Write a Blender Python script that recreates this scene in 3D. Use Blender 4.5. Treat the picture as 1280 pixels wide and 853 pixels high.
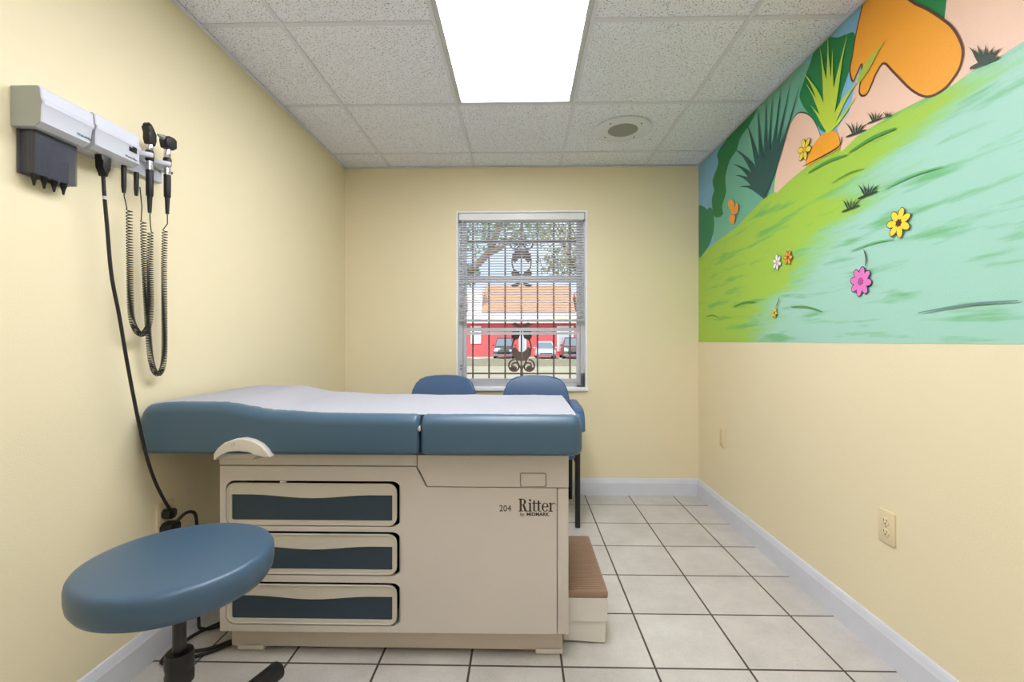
import bpy, bmesh, math, random
from math import sin, cos, pi, radians, hypot, atan
from mathutils import Vector, Matrix
random.seed(7)
S = bpy.context.scene
for o in list(bpy.data.objects): bpy.data.objects.remove(o)
COL = S.collection

# ------------------------------------------------------------------ camera, world, lights, exposure
cam_d = bpy.data.cameras.new('camera'); cam = bpy.data.objects.new('camera', cam_d); COL.objects.link(cam)
cam_d.sensor_width = 36.0; cam_d.lens = 578.0*36/1280; cam_d.clip_start = .02
cam.location = (0, 0, 1.143); cam.rotation_euler = (radians(90), 0, atan(12/578))
S.camera = cam
S.view_settings.view_transform = 'Standard'; S.view_settings.look = 'None'
S.view_settings.exposure = -0.02; S.view_settings.gamma = 1; S.view_settings.use_curve_mapping = False
TROFFER_STRENGTH = 14.5
REAR_FILL_STRENGTH = 4.6  # for the added fill panel behind the viewer
w = bpy.data.worlds.new('sky'); S.world = w; w.use_nodes = True
nt = w.node_tree; bg = nt.nodes['Background']
tc = nt.nodes.new('ShaderNodeTexCoord'); nz = nt.nodes.new('ShaderNodeTexNoise'); nz.inputs['Scale'].default_value = 3.2; nz.inputs['Detail'].default_value = 6
rp = nt.nodes.new('ShaderNodeValToRGB'); rp.color_ramp.elements[0].position = .42; rp.color_ramp.elements[1].position = .62
rp.color_ramp.elements[0].color = (.66, .78, .98, 1); rp.color_ramp.elements[1].color = (.95, .96, 1, 1)
nt.links.new(tc.outputs['Generated'], nz.inputs['Vector']); nt.links.new(nz.outputs['Fac'], rp.inputs['Fac']); nt.links.new(rp.outputs['Color'], bg.inputs['Color'])
bg.inputs['Strength'].default_value = 1.4
sd = bpy.data.lights.new('sun', 'SUN'); sd.energy = 4.0; sd.angle = radians(1); sd.color = (1, .96, .9)
sun = bpy.data.objects.new('sun', sd); COL.objects.link(sun); sun.location = (-8, -10, 20)
sun.rotation_euler = Vector((.45, .8, -.9)).to_track_quat('-Z', 'Y').to_euler()

# ------------------------------------------------------------------ materials
def lin(c):
    return tuple((x/255/12.92 if x/255 <= .04045 else ((x/255+.055)/1.055)**2.4) for x in c)
MATS = {}
def mat(name, rgb, rough=.5, metal=0, var=.0, vscale=8, bump=0, bscale=200, spec=.5, emit=None, coat=0, alpha=1):
    if name in MATS: return MATS[name]
    m = bpy.data.materials.new(name); m.use_nodes = True; MATS[name] = m
    n = m.node_tree.nodes; l = m.node_tree.links; b = n['Principled BSDF']
    c = lin(rgb); b.inputs['Base Color'].default_value = (*c, 1)
    b.inputs['Roughness'].default_value = rough; b.inputs['Metallic'].default_value = metal
    b.inputs['Specular IOR Level'].default_value = spec; b.inputs['Coat Weight'].default_value = coat
    if alpha < 1: b.inputs['Alpha'].default_value = alpha
    t = n.new('ShaderNodeTexCoord')
    if var:
        z = n.new('ShaderNodeTexNoise'); z.inputs['Scale'].default_value = vscale; z.inputs['Detail'].default_value = 5
        x = n.new('ShaderNodeMix'); x.data_type = 'RGBA'
        x.inputs['A'].default_value = (*[k*(1-var) for k in c], 1); x.inputs['B'].default_value = (*[min(1, k*(1+var)) for k in c], 1)
        l.new(t.outputs['Object'], z.inputs['Vector']); l.new(z.outputs['Fac'], x.inputs['Factor']); l.new(x.outputs['Result'], b.inputs['Base Color'])
    if bump:
        z2 = n.new('ShaderNodeTexNoise'); z2.inputs['Scale'].default_value = bscale; z2.inputs['Detail'].default_value = 3
        bp = n.new('ShaderNodeBump'); bp.inputs['Strength'].default_value = bump; bp.inputs['Distance'].default_value = .002
        l.new(t.outputs['Object'], z2.inputs['Vector']); l.new(z2.outputs['Fac'], bp.inputs['Height']); l.new(bp.outputs['Normal'], b.inputs['Normal'])
    if emit:
        b.inputs['Emission Color'].default_value = (*lin(emit[0]), 1); b.inputs['Emission Strength'].default_value = emit[1]
    return m
M_WALL = mat('cream_wall_paint', (234, 221, 185), .55, var=.025, vscale=1.7, bump=.35, bscale=170)
M_WHITE = mat('white_trim_paint', (240, 240, 242), .4, var=.03, vscale=6)
M_BASE = mat('baseboard_paint', (212, 214, 222), .45, var=.07, vscale=9)
M_TBAR = mat('ceiling_grid_paint', (218, 219, 232), .5)
M_BODY = mat('beige_enamel', (206, 197, 187), .45, var=.02, vscale=5, bump=.08, bscale=300)
M_BODY2 = mat('beige_plinth', (200, 188, 173), .5, var=.06, vscale=14)
M_DRAWER = mat('cream_plastic', (203, 196, 182), .42, var=.04, vscale=10)
M_INSET = mat('slate_blue_inset', (44, 60, 74), .55, var=.05, vscale=12)
M_BLUE = mat('blue_vinyl', (64, 92, 112), .38, var=.03, vscale=9, bump=.12, bscale=420)
M_BLUE2 = mat('blue_stool_vinyl', (62, 88, 110), .36, var=.025, vscale=9, bump=.1, bscale=420)
M_CHAIRB = mat('blue_chair_vinyl', (66, 97, 136), .34, var=.03, vscale=9, bump=.1, bscale=420)
M_BLACK = mat('black_plastic', (20, 19, 20), .45)
M_BLACKM = mat('black_metal', (24, 22, 23), .35)
M_CORD = mat('black_cord', (22, 20, 21), .5)
M_CHROME = mat('chrome', (215, 215, 218), .2, metal=1)
M_PAPER = mat('white_exam_paper', (224, 223, 229), .8, var=.02, vscale=4, bump=.3, bscale=12)
M_TREAD = mat('brown_ribbed_rubber', (156, 126, 106), .7, var=.10, vscale=60, bump=.6, bscale=330)
M_STEPW = mat('off_white_step', (222, 217, 208), .5, var=.06, vscale=12)
M_DEV = mat('pale_grey_plastic', (200, 202, 212), .4)
M_DEVEND = mat('grey_green_plastic', (168, 173, 166), .45)
M_SMOKE = mat('smoked_plastic', (84, 86, 98), .2, alpha=.5)
M_DISPLAY = mat('dark_display', (26, 34, 42), .15)
M_TXT = mat('dark_brown_print', (62, 48, 40), .6)
M_TXTG = mat('green_print', (60, 130, 120), .6)
M_TXTB = mat('grey_print', (90, 96, 110), .6)
M_ALMOND = mat('almond_plastic', (228, 211, 172), .4)
M_SLOT = mat('dark_slot', (40, 34, 28), .6)
M_ALU = mat('window_aluminium', (196, 198, 204), .4, metal=.35)
M_SLAT = mat('white_blind_slat', (240, 240, 242), .45)
M_SLATE = mat('blind_shadow_groove', (150, 152, 158), .5)
M_GRILLE = mat('painted_iron_grille', (122, 96, 88), .6)
M_SPK = mat('speaker_ring_paint', (222, 224, 236), .5)
M_DARK = mat('dark_recess', (14, 13, 12), .8)

def glass_mat():
    m = bpy.data.materials.new('window_glass'); m.use_nodes = True; n = m.node_tree.nodes; l = m.node_tree.links
    n.remove(n['Principled BSDF']); o = n['Material Output']
    tr = n.new('ShaderNodeBsdfTransparent'); gl = n.new('ShaderNodeBsdfGlossy'); gl.inputs['Roughness'].default_value = .03
    tr.inputs['Color'].default_value = (.95, .97, .97, 1)
    f = n.new('ShaderNodeFresnel'); f.inputs['IOR'].default_value = 1.12; x = n.new('ShaderNodeMixShader')
    l.new(f.outputs[0], x.inputs[0]); l.new(tr.outputs[0], x.inputs[1]); l.new(gl.outputs[0], x.inputs[2]); l.new(x.outputs[0], o.inputs['Surface'])
    return m
M_GLASS = glass_mat()

def floor_mat():
    m = bpy.data.materials.new('grey_ceramic_tile'); m.use_nodes = True; n = m.node_tree.nodes; l = m.node_tree.links; b = n['Principled BSDF']
    t = n.new('ShaderNodeTexCoord'); mp = n.new('ShaderNodeMapping')
    TX, TY = .3245, .3225
    mp.inputs['Location'].default_value = (-(.467-10*TX), -(1.624-10*TY), 0)
    br = n.new('ShaderNodeTexBrick'); br.offset = 0; br.squash = 1
    br.inputs['Scale'].default_value = 1; br.inputs['Brick Width'].default_value = TX; br.inputs['Row Height'].default_value = TY
    br.inputs['Mortar Size'].default_value = .0042; br.inputs['Mortar Smooth'].default_value = .15; br.inputs['Bias'].default_value = 0
    br.inputs['Color1'].default_value = (*lin((206, 202, 196)), 1); br.inputs['Color2'].default_value = (*lin((198, 194, 188)), 1)
    br.inputs['Mortar'].default_value = (*lin((74, 68, 62)), 1)
    z = n.new('ShaderNodeTexNoise'); z.inputs['Scale'].default_value = 5; z.inputs['Detail'].default_value = 7; z.inputs['Roughness'].default_value = .65
    rp = n.new('ShaderNodeValToRGB'); rp.color_ramp.elements[0].position = .3; rp.color_ramp.elements[0].color = (.78, .77, .76, 1); rp.color_ramp.elements[1].position = .62; rp.color_ramp.elements[1].color = (1, 1, 1, 1)
    x = n.new('ShaderNodeMix'); x.data_type = 'RGBA'; x.blend_type = 'MULTIPLY'; x.inputs['Factor'].default_value = .8
    z2 = n.new('ShaderNodeTexNoise'); z2.inputs['Scale'].default_value = 130; z2.inputs['Detail'].default_value = 2
    r2 = n.new('ShaderNodeValToRGB'); r2.color_ramp.elements[0].position = .33; r2.color_ramp.elements[0].color = (.72, .7, .68, 1); r2.color_ramp.elements[1].position = .45; r2.color_ramp.elements[1].color = (1, 1, 1, 1)
    x2 = n.new('ShaderNodeMix'); x2.data_type = 'RGBA'; x2.blend_type = 'MULTIPLY'; x2.inputs['Factor'].default_value = .35
    l.new(t.outputs['Object'], mp.inputs['Vector']); l.new(mp.outputs[0], br.inputs['Vector']); l.new(t.outputs['Object'], z.inputs['Vector']); l.new(t.outputs['Object'], z2.inputs['Vector'])
    l.new(z.outputs['Fac'], rp.inputs[0]); l.new(br.outputs['Color'], x.inputs['A']); l.new(rp.outputs[0], x.inputs['B'])
    l.new(z2.outputs['Fac'], r2.inputs[0]); l.new(x.outputs['Result'], x2.inputs['A']); l.new(r2.outputs[0], x2.inputs['B']); l.new(x2.outputs['Result'], b.inputs['Base Color'])
    b.inputs['Roughness'].default_value = .42
    bp = n.new('ShaderNodeBump'); bp.inputs['Strength'].default_value = .6; bp.inputs['Distance'].default_value = .002; bp.invert = True
    l.new(br.outputs['Fac'], bp.inputs['Height']); l.new(bp.outputs[0], b.inputs['Normal'])
    return m

def ceil_mat():
    m = bpy.data.materials.new('fissured_ceiling_tile'); m.use_nodes = True; n = m.node_tree.nodes; l = m.node_tree.links; b = n['Principled BSDF']
    t = n.new('ShaderNodeTexCoord')
    z = n.new('ShaderNodeTexNoise'); z.inputs['Scale'].default_value = 165; z.inputs['Detail'].default_value = 3; z.inputs['Roughness'].default_value = .7
    rp = n.new('ShaderNodeValToRGB'); e = rp.color_ramp.elements
    e[0].position = .37; e[0].color = (*lin((118, 118, 124)), 1); e[1].position = .43; e[1].color = (*lin((238, 240, 255)), 1)
    l.new(t.outputs['Object'], z.inputs['Vector']); l.new(z.outputs['Fac'], rp.inputs[0]); l.new(rp.outputs[0], b.inputs['Base Color'])
    b.inputs['Roughness'].default_value = .9
    bp = n.new('ShaderNodeBump'); bp.inputs['Strength'].default_value = .4; bp.inputs['Distance'].default_value = .003
    l.new(z.outputs['Fac'], bp.inputs['Height']); l.new(bp.outputs[0], b.inputs['Normal'])
    return m

def grass_mat():      # the painted meadow: broad brush fields of yellow-green and mint
    m = bpy.data.materials.new('mural_meadow_paint'); m.use_nodes = True; n = m.node_tree.nodes; l = m.node_tree.links; b = n['Principled BSDF']
    t = n.new('ShaderNodeTexCoord'); sp = n.new('ShaderNodeSeparateXYZ'); l.new(t.outputs['Object'], sp.inputs[0])
    def math_(op, a, c):
        k = n.new('ShaderNodeMath'); k.operation = op
        for i, v in enumerate((a, c)):
            if isinstance(v, (int, float)): k.inputs[i].default_value = v
            else: l.new(v, k.inputs[i])
        return k.outputs[0]
    mp = n.new('ShaderNodeMapping'); mp.inputs['Rotation'].default_value = (radians(-20), 0, 0); mp.inputs['Scale'].default_value = (1, .8, 6.5); l.new(t.outputs['Object'], mp.inputs[0])
    z = n.new('ShaderNodeTexNoise'); z.inputs['Scale'].default_value = 1.6; z.inputs['Detail'].default_value = 6; z.inputs['Roughness'].default_value = .6; l.new(mp.outputs[0], z.inputs[0])
    # boundary: from the lower left of the meadow up to its right end
    y, zz = math_('ADD', sp.outputs['Y'], 2.1), math_('ADD', sp.outputs['Z'], 1.78)
    d = math_('SUBTRACT', math_('MULTIPLY', math_('SUBTRACT', 2.75, y), .62), math_('MULTIPLY', math_('SUBTRACT', zz, 1.17), 1.0))
    d = math_('ADD', d, math_('MULTIPLY', math_('SUBTRACT', z.outputs['Fac'], .5), .9))
    rp = n.new('ShaderNodeValToRGB'); e = rp.color_ramp.elements
    e[0].position = .42; e[0].color = (*lin((162, 202, 70)), 1); e[1].position = .66; e[1].color = (*lin((162, 210, 192)), 1)
    k = e.new(.53); k.color = (*lin((150, 206, 134)), 1)
    l.new(math_('ADD', d, .5), rp.inputs[0])
    z2 = n.new('ShaderNodeTexNoise'); z2.inputs['Scale'].default_value = 3.2; z2.inputs['Detail'].default_value = 5; l.new(mp.outputs[0], z2.inputs[0])
    r2 = n.new('ShaderNodeValToRGB'); e = r2.color_ramp.elements; e[0].position = .54; e[0].color = (0, 0, 0, 1); e[1].position = .68; e[1].color = (.75, .75, .75, 1); l.new(z2.outputs['Fac'], r2.inputs[0])
    x = n.new('ShaderNodeMix'); x.data_type = 'RGBA'; x.inputs['B'].default_value = (*lin((92, 176, 92)), 1)
    l.new(r2.outputs[0], x.inputs['Factor']); l.new(rp.outputs[0], x.inputs['A']); l.new(x.outputs['Result'], b.inputs['Base Color'])
    b.inputs['Roughness'].default_value = .45
    zb = n.new('ShaderNodeTexNoise'); zb.inputs['Scale'].default_value = 170; bp = n.new('ShaderNodeBump'); bp.inputs['Strength'].default_value = .4; bp.inputs['Distance'].default_value = .002
    l.new(t.outputs['Object'], zb.inputs[0]); l.new(zb.outputs['Fac'], bp.inputs['Height']); l.new(bp.outputs[0], b.inputs['Normal'])
    return m

# ------------------------------------------------------------------ mesh helpers
class MB:
    """collects shapes in world metres; build() links them as ONE mesh object whose origin is at o"""
    def __init__(s, o=(0, 0, 0)):
        s.b = bmesh.new(); s.o = Vector(o)
    def box(s, x0, x1, y0, y1, z0, z1, bev=0, seg=2):
        vs = [s.b.verts.new((x, y, z)) for x in (x0, x1) for y in (y0, y1) for z in (z0, z1)]
        q = [(0, 1, 3, 2), (4, 6, 7, 5), (0, 4, 5, 1), (2, 3, 7, 6), (0, 2, 6, 4), (1, 5, 7, 3)]
        fs = [s.b.faces.new([vs[i] for i in k]) for k in q]
        if bev:
            es = list({e for f in fs for e in f.edges})
            bmesh.ops.bevel(s.b, geom=es, offset=bev, segments=seg, affect='EDGES', profile=.5)
        return s
    def prism(s, pts, axis, a, c, bev=0, seg=2):
        """closed outline of 2-D points, extruded along axis from a to c"""
        def P(q, t):
            return {'x': (t, q[0], q[1]), 'y': (q[0], t, q[1]), 'z': (q[0], q[1], t)}[axis]
        A = [s.b.verts.new(P(q, a)) for q in pts]; C = [s.b.verts.new(P(q, c)) for q in pts]
        n = len(pts); fa = s.b.faces.new(A); fc = s.b.faces.new(C[::-1])
        sides = [s.b.faces.new((A[i], C[i], C[(i+1) % n], A[(i+1) % n])) for i in range(n)]
        if bev:
            es = list({e for f in (fa, fc) for e in f.edges})
            bmesh.ops.bevel(s.b, geom=es, offset=bev, segments=seg, affect='EDGES', profile=.5)
        return s
    def holed(s, outer, holes, axis, a, c):
        """plate with holes, extruded along axis"""
        t = bmesh.new(); es = []
        def P(q, v): return {'x': (v, q[0], q[1]), 'y': (q[0], v, q[1]), 'z': (q[0], q[1], v)}[axis]
        for loop in [outer]+holes:
            vs = [t.verts.new(P(q, a)) for q in loop]
            es += [t.edges.new((vs[i], vs[(i+1) % len(vs)])) for i in range(len(vs))]
        bmesh.ops.triangle_fill(t, edges=es, use_beauty=True)
        fs = list(t.faces); r = bmesh.ops.extrude_face_region(t, geom=fs)
        d = {'x': (c-a, 0, 0), 'y': (0, c-a, 0), 'z': (0, 0, c-a)}[axis]
        bmesh.ops.translate(t, vec=d, verts=[v for v in r['geom'] if isinstance(v, bmesh.types.BMVert)])
        me = bpy.data.meshes.new('t'); t.to_mesh(me); s.b.from_mesh(me); bpy.data.meshes.remove(me); t.free()
        return s
    def tube(s, pts, r, n=8, cap=True):
        pts = [Vector(p) for p in pts]; rr = r if isinstance(r, (list, tuple)) else [r]*len(pts)
        rings = []; up = None
        for i, p in enumerate(pts):
            t = (pts[min(i+1, len(pts)-1)]-pts[max(i-1, 0)])
            if t.length < 1e-9: t = Vector((0, 0, 1))
            t.normalize()
            if up is None:
                up = t.orthogonal().normalized()
            else:
                up = up - t*up.dot(t)
                up = up.normalized() if up.length > 1e-6 else t.orthogonal().normalized()
            v = t.cross(up)
            rings.append([s.b.verts.new(p+up*(rr[i]*cos(2*pi*k/n))+v*(rr[i]*sin(2*pi*k/n))) for k in range(n)])
        for A, C in zip(rings, rings[1:]):
            for k in range(n): s.b.faces.new((A[k], A[(k+1) % n], C[(k+1) % n], C[k]))
        if cap:
            s.b.faces.new(rings[0][::-1]); s.b.faces.new(rings[-1])
        return s
    def lathe(s, prof, c, n=32, axis='z'):
        """prof: list of (radius, height) around a vertical (or other) axis through c"""
        rings = []
        for r, h in prof:
            if r < 1e-6:
                q = (0, 0, h); rings.append([s.b.verts.new(s._ax(q, c, axis))])
            else:
                rings.append([s.b.verts.new(s._ax((r*cos(2*pi*k/n), r*sin(2*pi*k/n), h), c, axis)) for k in range(n)])
        for A, C in zip(rings, rings[1:]):
            for k in range(n):
                a, b_ = A[k % len(A)], A[(k+1) % len(A)]; d, e = C[(k+1) % len(C)], C[k % len(C)]
                u = []
                for v in (a, b_, d, e):
                    if v not in u: u.append(v)
                if len(u) > 2: s.b.faces.new(u)
        if len(rings[0]) > 2: s.b.faces.new(rings[0][::-1])
        if len(rings[-1]) > 2: s.b.faces.new(rings[-1])
        return s
    @staticmethod
    def _ax(q, c, axis):
        x, y, z = q
        if axis == 'x': x, y, z = z, x, y
        if axis == 'y': x, y, z = x, z, y
        return (c[0]+x, c[1]+y, c[2]+z)
    def loft(s, rings, cap=True):
        R = [[s.b.verts.new(p) for p in r] for r in rings]; n = len(R[0])
        for A, C in zip(R, R[1:]):
            for k in range(n): s.b.faces.new((A[k], A[(k+1) % n], C[(k+1) % n], C[k]))
        if cap: s.b.faces.new(R[0][::-1]); s.b.faces.new(R[-1])
        return s
    def grid(s, P, thick=0):
        """P[i][j] surface points"""
        V = [[s.b.verts.new(p) for p in r] for r in P]
        for i in range(len(V)-1):
            for j in range(len(V[0])-1): s.b.faces.new((V[i][j], V[i+1][j], V[i+1][j+1], V[i][j+1]))
        if thick:
            bmesh.ops.solidify(s.b, geom=list(s.b.faces), thickness=thick)
        return s
    def xf(s, m):
        bmesh.ops.transform(s.b, matrix=m, verts=list(s.b.verts)); return s
    def build(s, name, m, parent=None, smooth=True, angle=40):
        bmesh.ops.recalc_face_normals(s.b, faces=list(s.b.faces))
        bmesh.ops.translate(s.b, vec=-s.o, verts=list(s.b.verts))
        me = bpy.data.meshes.new(name); s.b.to_mesh(me); s.b.free()
        for k in (m if isinstance(m, list) else [m]): me.materials.append(k)
        if smooth:
            me.polygons.foreach_set('use_smooth', [True]*len(me.polygons)); me.set_sharp_from_angle(angle=radians(angle))
        o = bpy.data.objects.new(name, me); COL.objects.link(o)
        if parent:
            o.parent = parent
            off = s.o - world_of(parent); o.location = off
        else: o.location = s.o
        return o
def world_of(o):
    v = Vector(o.location)
    while o.parent: o = o.parent; v += Vector(o.location)
    return v
def tag(o, label=None, cat=None, group=None, kind=None):
    for k, v in (('label', label), ('category', cat), ('group', group), ('kind', kind)):
        if v: o[k] = v
    return o
def empty(name, loc, label, cat, group=None):
    o = bpy.data.objects.new(name, None); COL.objects.link(o); o.location = loc; o.empty_display_size = .05
    return tag(o, label, cat, group)
def catmull(pts, n=8):
    pts = [Vector(p) for p in pts]; out = []
    for i in range(len(pts)-1):
        p0, p1, p2, p3 = pts[max(0, i-1)], pts[i], pts[i+1], pts[min(len(pts)-1, i+2)]
        for k in range(n):
            t = k/n
            out.append(.5*(2*p1+(p2-p0)*t+(2*p0-5*p1+4*p2-p3)*t*t+(3*p1-p0-3*p2+p3)*t**3))
    return out+[pts[-1]]
def rrect(x0, x1, z0, z1, r, n=5):
    o = []
    for cx, cz, a in ((x1-r, z1-r, 0), (x0+r, z1-r, 90), (x0+r, z0+r, 180), (x1-r, z0+r, 270)):
        for k in range(n+1):
            t = radians(a+90*k/n); o.append((cx+r*cos(t), cz+r*sin(t)))
    return o
def text(txt, size, loc, rot, m, name, parent, sx=1, bold=0, ext=.0004):
    c = bpy.data.curves.new('t', 'FONT'); c.body = txt; c.size = size; c.extrude = ext; c.offset = bold
    t = bpy.data.objects.new('t', c); COL.objects.link(t); bpy.context.view_layer.update()
    me = bpy.data.meshes.new_from_object(t.evaluated_get(bpy.context.evaluated_depsgraph_get()))
    bpy.data.objects.remove(t); bpy.data.curves.remove(c)
    me.transform(Matrix.Diagonal((sx, 1, 1, 1))); me.transform(rot.to_4x4()); me.name = name
    me.materials.clear(); me.materials.append(m)
    o = bpy.data.objects.new(name, me); COL.objects.link(o); o.parent = parent
    o.location = Vector(loc)-world_of(parent)
    return o
def copy_tree(o, parent=None):
    c = o.copy(); COL.objects.link(c)
    if parent: c.parent = parent
    for ch in [k for k in o.children]: copy_tree(ch, c)
    return c

# ------------------------------------------------------------------ the room
XL, XR, YB, YF, HC = -1.33, 1.31, 3.45, -1.45, 2.44
def struct(o): return tag(o, kind='structure')
struct(MB().box(XL-.12, XR+.12, YF-.12, YB+.15, -.12, 0).build('floor', floor_mat(), smooth=False))
struct(MB().box(XL-.12, XL, YF-.12, YB+.15, 0, HC+.1).build('wall_left', M_WALL, smooth=False))
struct(MB().box(XR, XR+.12, YF-.12, YB+.15, 0, HC+.1).build('wall_right', M_WALL, smooth=False))
WX0, WX1, WZ0, WZ1 = -.488, .486, .778, 2.114
struct(MB().holed([(XL, 0), (XR, 0), (XR, HC+.1), (XL, HC+.1)], [[(WX0, WZ0), (WX1, WZ0), (WX1, WZ1), (WX0, WZ1)]], 'y', YB, YB+.15).build('wall_back', M_WALL, smooth=False))
DX0, DX1 = -.2, .66
struct(MB().holed([(XL, 0), (DX0, 0), (DX0, 2.05), (DX1, 2.05), (DX1, 0), (XR, 0), (XR, HC+.1), (XL, HC+.1)], [], 'y', YF-.12, YF).build('wall_front', M_WALL, smooth=False))
dr = struct(MB().box(DX0+.004, DX1-.004, YF-.07, YF-.03, .008, 2.045, .003).build('door_1', M_WHITE))
MB((.58, YF, 1.0)).lathe([(.012, -.03), (.012, .03), (.028, .035), (.03, .055), (.02, .07), (0, .072)], (.58, YF-.01, 1.0), 16, 'y').build('door_knob', M_CHROME, dr)
# ceiling panels laid between the grid bars
GX = [-.356-.63, -.356, .286, .916]; GY = [3.188-.656*k for k in range(8)]
cb = MB().box(XL-.12, XR+.12, YF-.12, YB+.15, HC+.012, HC+.1)
ceil = struct(cb.build('ceiling', mat('plenum_board', (200, 200, 200), .9), smooth=False))
xs = [XL]+GX+[XR]; ys = [YB]+GY+[YF]; cm = ceil_mat(); pb = MB()
LY0, LY1 = 1.256, 2.532
for i in range(len(xs)-1):
    for j in range(len(ys)-1):
        x0, x1, y0, y1 = xs[i]+.004, xs[i+1]-.004, ys[j+1]+.004, ys[j]-.004
        if i == 2 and (j in (2, 3) or j in (5, 6)): continue          # the light troffer and the added rear fill panel
        pb.box(x0, x1, y0, y1, HC+.004, HC+.0118)
tag(pb.build('ceiling_panels', cm, ceil, smooth=False), None)
gb = MB()
for x in GX: gb.box(x-.009, x+.009, YF, YB, HC-.0015, HC+.006)
for y in GY:
    for i in range(len(xs)-1):
        if i == 2 and (abs(y-GY[2]) < .01 or abs(y-GY[5]) < .01): continue
        gb.box(xs[i]+.011, xs[i+1]-.011, y-.011, y+.011, HC-.0012, HC+.006)
gb.build('ceiling_grid', M_TBAR, ceil, smooth=False)
tr = MB()
for a in ((XL, XL+.02, YF, YB), (XR-.004, XR, YF, .8), (XL, XR, YB-.02, YB), (XR-.02, XR, YF, .8)):
    tr.box(a[0], a[1], a[2], a[3], HC-.004, HC)
tr.box(XR-.02, XR-.006, .8, YB, HC-.003, HC)
struct(tr.build('trim_1', M_TBAR, smooth=False))
# baseboards: profiled board with an eased top
def base_prof(d):   # (distance from wall, height)
    return [(0, 0), (.015, 0), (.015, .092), (.012, .098), (.011, .108), (.008, .116), (.005, .122), (0, .124)]
def baseboard(name, side):
    p = base_prof(0)
    if side == 'l': b = MB().prism([(XL+d, z) for d, z in p], 'y', YF, YB)
    if side == 'r': b = MB().prism([(XR-d, z) for d, z in p], 'y', YF, YB)
    if side == 'b': b = MB().prism([(YB-d, z) for d, z in p], 'x', XL+.012, XR-.012)
    return struct(b.build(name, M_BASE, angle=25))
baseboard('baseboard_left', 'l'); baseboard('baseboard_right', 'r'); baseboard('baseboard_back', 'b')

# ------------------------------------------------------------------ window
win = struct(MB().holed(rrect(WX0, WX1, WZ0, WZ1, .001, 1), [rrect(WX0+.012, WX1-.012, WZ0+.02, WZ1-.012, .001, 1)], 'y', YB-.004, YB+.06).build('window_1', M_WHITE, smooth=False))
FX0, FX1, FZ0, FZ1 = WX0+.012, WX1-.012, WZ0+.02, WZ1-.012
fy0, fy1 = YB+.055, YB+.10
f = MB(); f.holed([(FX0, FZ0), (FX1, FZ0), (FX1, FZ1), (FX0, FZ1)], [[(FX0+.03, FZ0+.03), (FX1-.03, FZ0+.03), (FX1-.03, FZ1-.03), (FX0+.03, FZ1-.03)]], 'y', fy0, fy1)
f.build('window_frame', M_ALU, win, smooth=False)
bars = [FZ0+.03, 1.215, 1.612, FZ1-.03]
for k in range(3):
    z0, z1 = bars[k]+.004, bars[k+1]-.004; x0, x1 = FX0+.034, FX1-.034
    sfr = MB().holed([(x0, z0), (x1, z0), (x1, z1), (x0, z1)], [[(x0+.022, z0+.024), (x1-.022, z0+.024), (x1-.022, z1-.02), (x0+.022, z1-.02)]], 'y', fy0+.004, fy1-.006).build('awning_sash', M_ALU, win, smooth=False)
    MB().box(x0+.018, x1-.018, fy0+.018, fy0+.022, z0+.02, z1-.016).build('pane', M_GLASS, sfr, smooth=False)
MB().box(WX0-.006, WX1+.006, YB-.022, YB+.055, WZ0-.006, WZ0+.018, .003).build('window_sill', M_WHITE, win)
cr = MB(); cr.box(.447, .475, YB+.03, YB+.055, .80, .90, .004); cr.tube(catmull([(.461, YB+.028, .89), (.455, YB+.012, .875), (.452, YB+.01, .82), (.440, YB+.012, .80)]), .006); cr.box(.415, .47, YB+.02, YB+.05, .799, .812, .003)
tag(cr.build('crank_handle', mat('dark_grey_metal', (92, 94, 100), .4, metal=.5), win), 'dark grey crank operator handle')
for z in (.93, .955): MB().lathe([(.006, 0), (.006, .006), (0, .007)], (FX0+.016, fy0-.006, z), 10, 'y').build('screw', M_SLOT, win)

# ------------------------------------------------------------------ venetian blind
bl = empty('venetian_blind', (0, YB+.02, 2.05), 'white horizontal-slat blind lowered over the upper part of the window', 'blind')
BX0, BX1, BY = WX0+.018, WX1-.018, YB+.022
MB().box(BX0, BX1, YB-.001, YB+.042, 2.048, 2.098, .004).build('headrail', M_SLAT, bl)
sl = MB()
zs = [2.036-.0195*k for k in range(37)]
for z in zs:
    P = []
    for i, x in enumerate((BX0+.004, BX1-.004)):
        P.append([(x, BY-.0125+.025*j/4, z+.0015*sin(pi*j/4)-.004*(j/4-.5)) for j in range(5)])
    t = MB().grid(P, .0006); me = bpy.data.meshes.new('t'); t.b.to_mesh(me); sl.b.from_mesh(me); bpy.data.meshes.remove(me)
sl.build('slats', M_SLAT, bl)
MB().box(BX0+.002, BX1-.002, BY-.014, BY+.014, 1.288, 1.306, .004).build('bottom_rail', mat('grey_bottom_rail', (176, 178, 182), .4), bl)
for x in (-.35, 0.0, .335):
    cd = MB()
    for dy in (-.0135, .0135): cd.tube([(x, BY+dy, 2.05), (x, BY+dy, 1.30)], .0009, 5)
    cd.build('ladder_cord', M_SLAT, bl)
MB().tube([(FX0+.035, YB-.004, 2.05), (FX0+.037, YB-.004, 1.52)], .0028, 6).build('tilt_wand', mat('clear_wand', (215, 220, 225), .2), bl)

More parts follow.
